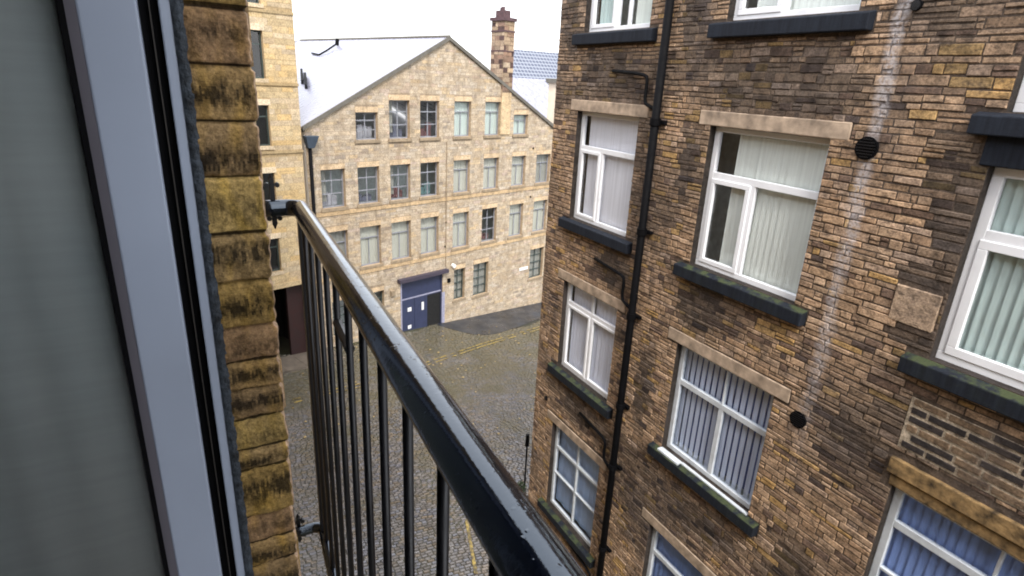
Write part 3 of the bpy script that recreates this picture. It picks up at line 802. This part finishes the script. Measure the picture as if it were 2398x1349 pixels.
# ================================================================== OWN BUILDING: jamb, frame, door leaf, room
ob = thing('own_building', (-.05, 1.25, -13), 'rock-faced stone jamb with white door frame and glazed leaf, close on the left', 'building')
Y0 = 1.25; XF = .122; OPN = (-.85, Y0, -1.42, .80)
FO_ = Frame((XF, 0, 0), R(90), 1)
assert FO_.n.x > 0
mb = MB()
sheet(mb, FO_, (-8, 26.5), (-13.6, 3.0), [(-.85, Y0 + .03, -1.42, .80)], (.24, .17, .10), .004, (.24, .17, .1))
mb.quad([(XF, -8, 3), (XF, 26.5, 3), (-8, 26.5, 3), (-8, -8, 3)], (.1, .1, .1))
mb.quad([(XF, 26.5, 3), (XF, 26.5, -13.6), (-8, 26.5, -13.6), (-8, 26.5, 3)], (.3, .22, .13))
mb.quad([(XF, -8, 3), (XF, -8, -13.6), (-8, -8, -13.6), (-8, -8, 3)], (.3, .22, .13))
mb.quad([(-8, 26.5, 3), (-8, 26.5, -13.6), (-8, -8, -13.6), (-8, -8, 3)], (.3, .22, .13))
rng = random.Random(2)
pal_o = pal_fn([(4, (.34, .23, .12)), (2, (.22, .15, .10)), (2, (.40, .26, .10))])
courses(mb, FO_, (-4, 8), (-6, 2), [(-.9, Y0 + .05, -1.45, .85)], (.10, .15), (.25, .6), pal_o, rng, (.0, .012), .008, .006)
mb.build('wall', M['stone_dark'] if False else M['stone_jamb'], ob, recalc=False)

# rock-faced jamb stones: dense displaced strip, face towards -Y, broken outer arris
joints = [.50, .40, .30, .20, .100, .003, -.095, -.198, -.310, -.410, -.509, -.589, -.657, -.727, -.805, -.857, -.99, -1.06, -1.132, -1.25, -1.42, -1.6]
joints = sorted(joints)
jcol = {}
rng = random.Random(77)
mb = MB()
NX, DZ = 30, .0045
z = -1.58; rows = []
prof = []
def jamb_pt(t, z):
    # t 0..1 across the reveal (inner to outer), then round the broken arris on to the face
    k = max(i for i, j in enumerate(joints) if j <= z)
    lo, hi = joints[k], joints[k + 1]
    f = (z - lo) / (hi - lo)
    e = min(z - lo, hi - z)
    e2 = e + .0025 * mnoise.noise(Vector((t * 5, z * 30, k)))
    groove = -.011 * math.exp(-(e2 / .0032) ** 2)
    pill = .0032 * (1 - (2 * f - 1) ** 4)
    tiltk = .004 * math.sin(k * 2.3) * (f - .5)
    nn = .0065 * mnoise.fractal(Vector((t * 2.2, z * 18, k * 3.7)), 1.0, 2.0, 4) + .0024 * mnoise.noise(Vector((t * 16, z * 150, 1.0)))
    dep = groove + pill + tiltk + nn
    ex = .006 * mnoise.noise(Vector((z * 14, k * 5.1, 2))) + .0035 * mnoise.noise(Vector((z * 60, 7, 2))) - .004 * (1 if e < .006 else 0)
    return k, f, e, dep, ex
zs = []
while z < .48: zs.append(z); z += DZ
T = [i / (NX - 1) for i in range(NX)]
base = [(.44, .285, .12), (.38, .235, .12), (.46, .30, .10), (.41, .275, .12), (.48, .33, .12), (.35, .23, .11)]
grid = []
for z in zs:
    row = []
    for t in T:
        k, f, e, dep, ex = jamb_pt(t, z)
        x = .018 + (XF - .018 + ex) * min(t / .9, 1.0)
        y = Y0 - dep
        if t > .9:
            u = (t - .9) / .1
            y = Y0 - dep * (1 - u) + u * .035; x += .004 * math.sin(u * math.pi) 
            x = min(x, XF + .006)
        # stone tint and grime (patches of soot in the middle of each block)
        c = base[(k * 7 + 3) % 6]
        dn = .6 * mnoise.fractal(Vector((t * 2.2, z * 14, k * 9.1)), 1.0, 2.0, 4) + .9 * mnoise.noise(Vector((t * 20, z * 45, k * 3.3))) + .5 * mnoise.noise(Vector((t * 45, z * 160, 2.0)))
        g = 1.0
        mid = math.exp(-((f - .45 - .15 * math.sin(k * 1.7)) / .27) ** 2)
        s = mid * (.9 + .9 * dn) * (.55 if k % 3 == 1 else 1.05)
        g = 1 - .88 * max(0, min(1, s))
        if e < .0035: g *= .16
        yel = max(0, mnoise.noise(Vector((t * 4, z * 12, 5))))
        c = (c[0] * (1 + .45 * yel), c[1] * (1 + .35 * yel), c[2] * (1 - .35 * yel))
        if t > .88 and e > .004:  # pale arris colour: broken edge, plus the light it catches painted in
            c = (.55, .38, .25); g = max(g, .85)
        row.append(((x, y, z), tuple(q * g for q in c)))
    grid.append(row)
vs = []; cs = []
for row in grid:
    for p, c in row: vs.append(p); cs.append(c)
for j in range(len(zs) - 1):
    for i in range(NX - 1):
        a = j * NX + i
        mb.f.append((a, a + 1, a + NX + 1, a + NX)); mb.c.append(cs[a])
mb.v = vs
mb.build('stone_jamb', M['stone_jamb'], ob, recalc=False, smooth=True)

# sealant / render fillet, frame lips, gasket gap, opened leaf
def vbar(name, x0, x1, y0, y1, mat, parent, bevel=.0, z0=-1.42, z1=.79):
    mb = MB(); mb.hexa([(x0, y0, z0), (x1, y0, z0), (x1, y1, z0), (x0, y1, z0), (x0, y0, z1), (x1, y0, z1), (x1, y1, z1), (x0, y1, z1)])
    return mb.build(name, mat, parent, bevel=bevel)
M['fillet'] = simple('dirty_sealant', (.055, .068, .085), .8, nscale=45, namt=.8, bstr=1.0, bscale=140, bdist=.006)
# lumpy sealant bead
mb = MB(); NXs = 8
z = -1.4; zz = []
while z < .47: zz.append(z); z += .004
for z in zz:
    for i in range(NXs):
        t = i / (NXs - 1)
        wob = .0035 * mnoise.noise(Vector((z * 35, 1, 9))) + .002 * mnoise.noise(Vector((z * 110, 4, 9)))
        mb.v.append((.002 + t * (.0185 + wob), Y0 - .004 - .004 * math.sin(t * math.pi) + .0025 * mnoise.noise(Vector((t * 8, z * 90, 3))), z))
for j in range(len(zz) - 1):
    for i in range(NXs - 1):
        a = j * NXs + i; mb.f.append((a, a + 1, a + NXs + 1, a + NXs)); mb.c.append(None)
mb.build('sealant', M['fillet'], ob, recalc=False, smooth=True)
M['leaf_shaded'] = simple('shaded_white_leaf', (.42, .48, .60), .38, nscale=2, namt=.07)  # white frame and leaf; their shade is painted in as blue-grey
fr = vbar('door_frame', -.016, .004, Y0 - .002, Y0 + .06, M['leaf_shaded'], ob, .003)
vbar('frame_rebate', -.05, -.016, Y0 + .022, Y0 + .06, M['pipe'], fr)
vbar('gasket', -.0305, -.0285, Y0 + .004, Y0 + .022, simple('rubber_seal', (.04, .035, .03), .6), fr)
leaf = vbar('glazed_door', -.132, -.046, Y0 - .004, Y0 + .05, M['leaf_shaded'], ob, .004)
# chamfered glazing bead
mb = MB(); mb.hexa([(-.149, Y0 + .012, -1.42), (-.132, Y0 - .003, -1.42), (-.132, Y0 + .04, -1.42), (-.149, Y0 + .04, -1.42),
                    (-.149, Y0 + .012, .79), (-.132, Y0 - .003, .79), (-.132, Y0 + .04, .79), (-.149, Y0 + .04, .79)])
mb.build('glazing_bead', simple('shaded_bead', (.33, .31, .36), .45, nscale=3, namt=.1), leaf)  # mauve base paints the shadow on the bead's chamfer
vbar('glazing_gasket', -.158, -.149, Y0 + .010, Y0 + .03, M['pipe'], leaf)
mb = MB(); mb.hexa([(-.80, Y0 + .016, -1.38), (-.156, Y0 + .016, -1.38), (-.156, Y0 + .022, -1.38), (-.80, Y0 + .022, -1.38),
                    (-.80, Y0 + .016, .75), (-.156, Y0 + .016, .75), (-.156, Y0 + .022, .75), (-.80, Y0 + .022, .75)])
mb.build('pane', M['glass'], leaf)
vbar('far_stile', -.90, -.80, Y0 - .004, Y0 + .05, M['leaf_shaded'], leaf, .004)
# curtain hanging behind the leaf
m, nt, b = new_mat('grey_net_curtain')
c1 = noise(nt, 1, 3, .6, pos(nt, (3.2, 3.2, .9)))
c2 = noise(nt, 1, 3, .5, pos(nt, (30, 30, 2)))
cc = mix(nt, ramp(nt, c1, [(.3, 0.0), (.7, 1.0)]), (.30, .345, .34), (.37, .39, .36))
cc = mix(nt, .12, cc, ramp(nt, c2, [(.3, .6), (.7, 1.0)]), 'MULTIPLY')
wv = noise(nt, 1, 2, .5, pos(nt, (4, 4, 60)))
cc = mix(nt, .25, cc, ramp(nt, wv, [(.35, .75), (.65, 1.0)]), 'MULTIPLY')
nt.links.new(cc, b.inputs['Base Color']); b.inputs['Roughness'].default_value = .85
mb = MB()
n = 60
for i in range(n + 1):
    x = -.95 + .785 * i / n
    y = Y0 + .055 + .002 * math.sin(i * .8)
    mb.v += [(x, y, -1.40), (x, y, .79)]
for i in range(n): mb.f.append((2 * i, 2 * i + 2, 2 * i + 3, 2 * i + 1)); mb.c.append(None)
cu = mb.build('curtain', m, ob, recalc=False, smooth=True)
sm = cu.modifiers.new('thick', 'SOLIDIFY'); sm.thickness = .002
# room shell
mb = MB()
rx0, rx1, ry0, ry1, rz0, rz1 = -3.6, -.02, -2.6, 1.75, -1.45, 1.15
mb.quad([(rx0, ry0, rz0), (rx1 + .13, ry0, rz0), (rx1 + .13, ry1, rz0), (rx0, ry1, rz0)])
mb.quad([(rx0, ry0, rz1), (rx1, ry0, rz1), (rx1, ry1, rz1), (rx0, ry1, rz1)])
mb.quad([(rx0, ry0, rz0), (rx0, ry1, rz0), (rx0, ry1, rz1), (rx0, ry0, rz1)])
mb.quad([(rx0, ry0, rz0), (rx1, ry0, rz0), (rx1, ry0, rz1), (rx0, ry0, rz1)])
mb.quad([(rx0, ry1, rz0), (rx1, ry1, rz0), (rx1, ry1, rz1), (rx0, ry1, rz1)])
for (a, b_, c, d_) in ((ry0, -.85, rz0, rz1), (Y0 + .07, ry1, rz0, rz1), (-.85, Y0 + .07, .80, rz1)):
    mb.quad([(rx1, a, c), (rx1, b_, c), (rx1, b_, d_), (rx1, a, d_)])
mb.build('room', M['interior_wall'], ob, recalc=False)

# ================================================================== BALCONY RAILING
rl = thing('balcony_railing', (.2, 1.39, -1.3), 'black iron juliet balcony railing with a wet gloss handrail running out of the foreground', 'railing')
RR = .0219
YC, ZB = 1.625, -1.385            # far corner, height of the bottom rail there
def rail_pt(y, dz=0, dx=0): return Vector((.2 + .0589 * (y - .9) + dx, y, -.311 - .0391 * (y - .9) + dz))
def low_pt(y): return Vector((.2 + .0589 * (y - .9), y, ZB - .0391 * (y - YC)))
def rail_path(fn, r):
    c = fn(YC); z = c.z; pts = [(.118, YC, z), (c.x - r - .03, YC, z)]
    for k in range(9):
        a = k / 8 * math.pi / 2
        pts.append((c.x - r + r * math.sin(a), YC - r * (1 - math.cos(a)), z))
    y = YC - r - .03
    while y > -.8: pts.append(tuple(fn(y))); y -= .1
    return pts
pts = rail_path(rail_pt, .036)
m, nt, b = new_mat('wet_gloss_black')
b.inputs['Base Color'].default_value = (.002, .003, .007, 1)
b.inputs['IOR'].default_value = 1.82
b.inputs['Specular Tint'].default_value = (.74, .86, 1, 1)
dr = noise(nt, 130, 3, .6)
nt.links.new(ramp(nt, noise(nt, 35, 4), [(.35, .08), (.7, .17)]), b.inputs['Roughness'])
vor = N(nt, 'ShaderNodeTexVoronoi'); vor.inputs['Scale'].default_value = 210; nt.links.new(pos(nt), vor.inputs['Vector'])
hh = math_n(nt, 'MULTIPLY', ramp(nt, vor.outputs['Distance'], [(.0, 1.0), (.42, 0.0)]), ramp(nt, noise(nt, 60, 2), [(.56, 0.0), (.68, 1.0)]))
bump(nt, b, math_n(nt, 'ADD', math_n(nt, 'MULTIPLY', hh, .8), math_n(nt, 'MULTIPLY', dr, .35)), .5, .0012)
M['wet'] = m
mb = MB(); mb.tube(pts, RR, 32); hr = mb.build('handrail', M['wet'], rl, smooth=True)
mb = MB()
def flat_bar(y0, y1, hw, lo, hi):
    a, b_ = rail_pt(y0), rail_pt(y1)
    mb.hexa([(a.x - hw, y0, a.z + lo), (a.x + hw, y0, a.z + lo), (b_.x + hw, y1, b_.z + lo), (b_.x - hw, y1, b_.z + lo),
             (a.x - hw, y0, a.z + hi), (a.x + hw, y0, a.z + hi), (b_.x + hw, y1, b_.z + hi), (b_.x - hw, y1, b_.z + hi)])
flat_bar(-.75, YC - .03, .010, -RR - .009, -RR + .004)
mb.build('under_bar', M['black'], rl)
mb = MB(); mb.tube(rail_path(low_pt, .035), .017, 20); mb.build('bottom_rail', M['wet'], rl, smooth=True)
y = .421 - .123 * 9
while y < 1.56:
    mb = MB(); mb.tube([rail_pt(y, -RR), low_pt(y)], .0061, 12); mb.build('baluster', M['black'], rl, smooth=True)
    y += .123
a, b_ = rail_pt(YC - .04, -.01), low_pt(YC - .04)
mb = MB(); mb.hexa([(b_.x - .010, b_.y - .010, b_.z), (b_.x + .010, b_.y - .010, b_.z), (b_.x + .010, b_.y + .010, b_.z), (b_.x - .010, b_.y + .010, b_.z),
                    (a.x - .010, a.y - .010, a.z), (a.x + .010, a.y - .010, a.z), (a.x + .010, a.y + .010, a.z), (a.x - .010, a.y + .010, a.z)])
mb.build('end_post', M['black'], rl)
mb = MB(); q0, q1 = rail_pt(.913), rail_pt(1.036); mb.tube([(q0.x, q0.y, -.437), (q1.x, q1.y, -.437)], .009, 8); mb.build('link_bar', M['black'], rl)
# ornamental wall brackets: upright bar with cross-shaped ends
def bracket(zc, h, x, yb=YC):
    mb = MB()
    def cuboid(x0, x1, y0, y1, z0, z1):
        mb.hexa([(x0, y0, z0), (x1, y0, z0), (x1, y1, z0), (x0, y1, z0), (x0, y0, z1), (x1, y0, z1), (x1, y1, z1), (x0, y1, z1)])
    cuboid(x - .006, x + .006, yb + .012, yb + .020, zc - h, zc + h)
    for s in (-1, 1):
        z = zc + s * (h - .018)
        for (dx, dz) in ((0, 0), (-.013, 0), (.013, 0), (0, .012 * s)):
            mb.tube([(x + dx, yb + .008, z + dz), (x + dx, yb + .022, z + dz)], .0065, 8)
        mb.tube([(x, yb + .016, zc + s * h), (x, yb + .016, zc + s * (h + .012))], .005, 6, rs=[.006, .001])
    return mb.build('wall_bracket', M['black'], rl)
bracket(-.325, .062, .181)
bracket(ZB, .045, .172)

# ================================================================== GROUND
def g(x, y):
    v = -14.02 - .0693 * (x - 9.84) - .06 * (y - 30.44)
    return max(min(v, -11.0), -17.5)
def grid_sheet(name, xs, ys, dz, mat, kind='structure', inside=None):
    mb = MB(); nx = len(xs)
    for y in ys:
        for x in xs: mb.v.append((x, y, g(x, y) + dz))
    for j in range(len(ys) - 1):
        for i in range(nx - 1):
            if inside and not inside((xs[i] + xs[i + 1]) / 2, (ys[j] + ys[j + 1]) / 2): continue
            a = j * nx + i; mb.f.append((a, a + 1, a + nx + 1, a + nx)); mb.c.append(None)
    o = mb.build(name, mat, None, recalc=False); tag(o, kind=kind); return o
m, nt, b = new_mat('sett_joints')
n1 = noise(nt, .35, 5); n2 = noise(nt, 9, 5, .7)
c = mix(nt, ramp(nt, n1, [(.4, 0.0), (.62, 1.0)]), (.030, .028, .024), (.050, .050, .022))
c = mix(nt, .6, c, ramp(nt, n2, [(.3, .5), (.7, 1.4)]), 'MULTIPLY')
nt.links.new(c, b.inputs['Base Color']); b.inputs['Roughness'].default_value = .6
bump(nt, b, n2, .6, .03)
xs = [-600, -200, -60] + [-20 + 4 * i for i in range(24)] + [120, 250, 600]
ys = [-600, -200, -60] + [-20 + 4 * i for i in range(30)] + [150, 300, 800]
grid_sheet('ground', xs, ys, 0, m)

def sett_mat():
    m, nt, b = new_mat('wet_gritstone_setts')
    at = N(nt, 'ShaderNodeAttribute', attribute_name='Col')
    g_ = N(nt, 'ShaderNodeNewGeometry'); sp = N(nt, 'ShaderNodeSeparateXYZ'); nt.links.new(g_.outputs['Position'], sp.inputs[0])
    c = mix(nt, .7, at.outputs[0], ramp(nt, noise(nt, 12, 4, .7), [(.3, .55), (.7, 1.35)]), 'MULTIPLY')
    # moss and leaf-mould film, heavier towards the junction
    f = math_n(nt, 'ADD', noise(nt, .45, 5, .65), math_n(nt, 'MULTIPLY', math_n(nt, 'SUBTRACT', sp.outputs[1], 17.5), .022))
    c = mix(nt, ramp(nt, f, [(.47, 0.0), (.66, .75)]), c, mix(nt, noise(nt, 3, 4), (.098, .070, .026), (.060, .060, .024)))
    nt.links.new(c, b.inputs['Base Color'])
    nt.links.new(ramp(nt, noise(nt, 1.3, 4), [(.35, .12), (.65, .30)]), b.inputs['Roughness'])
    b.inputs['Specular IOR Level'].default_value = .75
    bump(nt, b, noise(nt, 30, 4, .6), .4, .01)
    return m
mb = MB(); rng = random.Random(9)
TPR = [(.45, 0), (.86, 1.55), (1.2, 2.6), (1.7, 3.05), (2.4, 3.25), (4.4, 3.1), (7.4, 2.6), (14, 2.3)]
def tprof(s):
    for (a, b_), (c_, d_) in zip(TPR[:-1], TPR[1:]):
        if a <= s <= c_: return b_ + (d_ - b_) * (s - a) / (c_ - a)
    return 0
def in_tarmac(x, y):
    fx = (x - P0[0]) * FM.u.x + (y - P0[1]) * FM.u.y; ft = (x - P0[0]) * FM.n.x + (y - P0[1]) * FM.n.y
    return .45 < fx < 14 and ft < tprof(fx)
def sett_rows(y0, y1, xlo, xhi, dy, dxr):
    y = y0; r = 0
    while y < y1:
        x = xlo(y) + rng.uniform(-.1, .1)
        while x < xhi(y):
            l = rng.uniform(*dxr)
            cx, cy = x + l / 2, y + dy / 2
            wob = .35 * math.sin(cx * .55 + .4) + .12 * math.sin(cx * 1.9 + y * .3)     # sagging courses
            s = (cx - P0[0]) * FM.n.x + (cy - P0[1]) * FM.n.y
            if s > .1 and not in_tarmac(cx, cy):
                gp = .007; bv = .014
                k = rng.uniform(.7, 1.3); tint = rng.random()
                col = (.120 * k, .107 * k, .100 * k) if tint < .6 else ((.130 * k, .102 * k, .075 * k) if tint < .8 else (.108 * k, .106 * k, .120 * k))
                hgt = rng.uniform(.012, .024)
                i = len(mb.v)
                tx, ty = rng.uniform(-.05, .05), rng.uniform(-.06, .06)
                for (px, py) in ((x + gp, y + gp), (x + l - gp, y + gp), (x + l - gp, y + dy - gp), (x + gp, y + dy - gp)):
                    mb.v.append((px, py + wob, g(px, py + wob) + .002))
                for (px, py) in ((x + gp + bv, y + gp + bv), (x + l - gp - bv, y + gp + bv), (x + l - gp - bv, y + dy - gp - bv), (x + gp + bv, y + dy - gp - bv)):
                    mb.v.append((px, py + wob, g(px, py + wob) + hgt + tx * (px - cx) + ty * (py - cy)))
                for f in ((4, 5, 6, 7), (0, 1, 5, 4), (1, 2, 6, 5), (2, 3, 7, 6), (3, 0, 4, 7)):
                    mb.f.append(tuple(i + q for q in f)); mb.c.append(col)
            x += l
        y += dy; r += 1
sett_rows(8.5, 23.0, lambda y: .4, lambda y: 6.0 if y < 9.9 else min(16, 6 + (y - 9.9) * 1.2), .112, (.13, .22))
sett_rows(23.0, 31.0, lambda y: 1.2, lambda y: 19.0, .135, (.18, .28))
o = mb.build('cobbled_street', sett_mat(), None, recalc=False); tag(o, kind='structure')

# tarmac apron at the foot of the mill
mt, nt, b = new_mat('wet_tarmac')
c = mix(nt, ramp(nt, noise(nt, 1.1, 4), [(.3, 0.0), (.7, 1.0)]), (.018, .020, .024), (.040, .045, .055))
nt.links.new(c, b.inputs['Base Color']); nt.links.new(ramp(nt, noise(nt, .9, 3), [(.35, .22), (.7, .6)]), b.inputs['Roughness']); bump(nt, b, noise(nt, 60, 3), .4, .01)
mb = MB(); NT = 60
for i in range(NT + 1):
    fx = .46 + 13.5 * (i / NT) ** 1.6
    w = max(.05, tprof(fx))
    for j in range(5):
        p = FM.P(fx, 0, .02 + (w - .02) * j / 4); mb.v.append((p.x, p.y, g(p.x, p.y) + .03))
for i in range(NT):
    for j in range(4):
        a = i * 5 + j; mb.f.append((a, a + 1, a + 6, a + 5)); mb.c.append(None)
o = mb.build('tarmac_apron', mt, None, recalc=False); tag(o, kind='structure')

# worn yellow lines
my, nt, b = new_mat('worn_yellow_paint')
b.inputs['Roughness'].default_value = .6
nz = noise(nt, 7, 4, .7)
nt.links.new(mix(nt, ramp(nt, nz, [(.42, 0.0), (.60, 1.0)]), (.10, .075, .03), (.42, .30, .07)), b.inputs['Base Color'])
mb = MB()
def stripe(pts, w, dz=.042, brk=0):
    rr = random.Random(4)
    pts = [Vector((p[0], p[1], 0)) for p in pts]
    for p, q in zip(pts[:-1], pts[1:]):
        L = (q - p).length; n = max(1, int(L / .3)); t = (q - p) / n; nrm = Vector((-t.y, t.x, 0)).normalized() * w / 2
        for i in range(n):
            if rr.random() < brk: continue
            a, c_ = p + t * i, p + t * (i + 1)
            qd = [a - nrm, c_ - nrm, c_ + nrm, a + nrm]
            mb.quad([(v.x, v.y, g(v.x, v.y) + dz) for v in qd])
for off in (0, .32):
    stripe([(2.0, 22.85 + off), (4.0, 23.4 + off), (6.35, 23.84 + off), (9.08, 25.1 + off), (13.25, 26.89 + off), (18.3, 28.73 + off)], .09, brk=.3)
stripe([(6.2, 13.3), (5.85, 12.2), (5.50, 11.1)], .09, brk=.0)
stripe([(5.50, 11.1), (5.35, 9.9)], .09, brk=.3)
o = mb.build('road_markings', my, None, recalc=False); tag(o, kind='structure')

# pavement in front of the undercroft with a real kerb
mb = MB()
for i in range(8):
    a0 = -7 + i; a1 = a0 + .99
    pts = [FLb.P(a0, 0, -.3), FLb.P(a1, 0, -.3), FLb.P(a1, 0, 1.5), FLb.P(a0, 0, 1.5)]
    mb.hexa([(p.x, p.y, g(p.x, p.y) - .2) for p in pts] + [(p.x, p.y, g(p.x, p.y) + .11) for p in pts])
o = mb.build('pavement', simple('worn_flagstone', (.16, .13, .10), .6, nscale=3, namt=.4, bstr=.4), None); tag(o, kind='structure')

# fallen leaves
mb = MB(); rng = random.Random(12)
for i in range(130):
    x, y = rng.uniform(2.5, 16), rng.uniform(17, 30)
    if (x - P0[0]) * FM.n.x + (y - P0[1]) * FM.n.y < .3: continue
    s = rng.uniform(.03, .075); a = rng.uniform(0, 6.28); z = g(x, y) + .05
    q = [(x + s * math.cos(a + k * 1.257) * (1.2 if k == 0 else .8), y + s * math.sin(a + k * 1.257), z + rng.uniform(0, .02)) for k in range(5)]
    mb.quad(q)
o = mb.build('fallen_leaves', simple('leaf_litter', (.36, .26, .11), .8, nscale=2, namt=.5), None, recalc=False)
tag(o, 'scattered yellow brown leaves lying on the wet setts', 'leaves', kind='stuff')

# post past the corner of the warehouse with a tuft at its foot
px, py = 8.69, 14.08
po = thing('corner_post', (px, py, g(px, py)), 'thin dark metal post standing on the setts past the warehouse corner', 'post')
mb = MB(); mb.tube([(px, py, g(px, py)), (px, py, -11.2)], .03, 10); mb.build('pole', M['pipe'], po)
mb = MB(); mb.tube([(px, py, -11.25), (px, py, -10.82)], .055, 12, rs=[.07, .06]); mb.build('head', M['pipe'], po)
mb = MB(); rng = random.Random(6)
wx, wy = 8.45, 13.95; wz = g(wx, wy)
for i in range(220):
    a = rng.uniform(0, 6.28); r = rng.uniform(0, .22); h = rng.uniform(.05, .5) * (1 - r * 2.2)
    c = Vector((wx + r * math.cos(a), wy + r * math.sin(a), wz + h)); s = rng.uniform(.02, .05)
    d1 = Vector((rng.uniform(-1, 1), rng.uniform(-1, 1), rng.uniform(-.6, 1))).normalized() * s
    d2 = d1.cross(Vector((rng.uniform(-1, 1), rng.uniform(-1, 1), rng.uniform(-1, 1)))).normalized() * s * .5
    mb.quad([c - d1, c - d2, c + d1, c + d2])
for i in range(14):
    a = rng.uniform(0, 6.28); mb.tube([(wx, wy, wz), (wx + .13 * math.cos(a), wy + .13 * math.sin(a), wz + rng.uniform(.2, .4))], .005, 4)
o = mb.build('weed_tuft', simple('weed_green', (.05, .09, .025), .8, nscale=9, namt=.5), None, recalc=False, loc=(wx, wy, wz))
tag(o, 'small dark green weed growing at the foot of the thin post', 'plant')

# ================================================================== CAMERA, LIGHT, SKY
cam = bpy.data.cameras.new('camera'); co = bpy.data.objects.new('camera', cam); COL.objects.link(co)
Rm = ((0.88086723, -0.11689421, 0.45870324), (-0.4710411, -0.31232725, 0.82496786), (0.04683156, -0.94275523, -0.33018082))
right = Vector((Rm[0][0], Rm[1][0], Rm[2][0])); down = Vector((Rm[0][1], Rm[1][1], Rm[2][1])); fwd = Vector((Rm[0][2], Rm[1][2], Rm[2][2]))
mw = Matrix((( right.x, -down.x, -fwd.x, 0), (right.y, -down.y, -fwd.y, 0), (right.z, -down.z, -fwd.z, CZ), (0, 0, 0, 1)))
co.matrix_world = mw
cam.sensor_width = 36; cam.lens = 1374.83 / 2398 * 36; cam.clip_start = .02; cam.clip_end = 2000
scene.camera = co

SUN_EL, SUN_AZ = 48, 200     # azimuth clockwise from +Y
w = bpy.data.worlds.new('World'); scene.world = w; w.use_nodes = True
nt = w.node_tree; bg = nt.nodes['Background']
sky = N(nt, 'ShaderNodeTexSky', sky_type='NISHITA'); sky.sun_disc = False; sky.sun_elevation = R(SUN_EL); sky.sun_rotation = R(SUN_AZ)
sky.air_density = 1.0; sky.dust_density = 3.0; sky.ozone_density = 1.0
mx = N(nt, 'ShaderNodeMix', data_type='RGBA'); mx.inputs[0].default_value = .62; mx.inputs[7].default_value = (13.0, 13.2, 13.6, 1)   # cloud veil
nt.links.new(sky.outputs[0], mx.inputs[6]); nt.links.new(mx.outputs[2], bg.inputs[0]); bg.inputs[1].default_value = .10
sl = bpy.data.lights.new('sun', 'SUN'); sl.energy = 1.2; sl.angle = R(14); sl.color = (1.0, .955, .89)
so = bpy.data.objects.new('sun', sl); COL.objects.link(so)
az, el = R(SUN_AZ), R(SUN_EL)
sd = Vector((math.sin(az) * math.cos(el), math.cos(az) * math.cos(el), math.sin(el)))
so.rotation_euler = sd.to_track_quat('Z', 'Y').to_euler(); so.location = (0, -10, 40)
vs_ = scene.view_settings; vs_.view_transform = 'Standard'; vs_.look = 'None'; vs_.gamma = 1; vs_.exposure = 1.42
scene.cycles.max_bounces = 8; scene.cycles.transparent_max_bounces = 12; scene.cycles.use_denoising = True
scene.cycles.sample_clamp_indirect = 8; scene.cycles.filter_width = 1.9
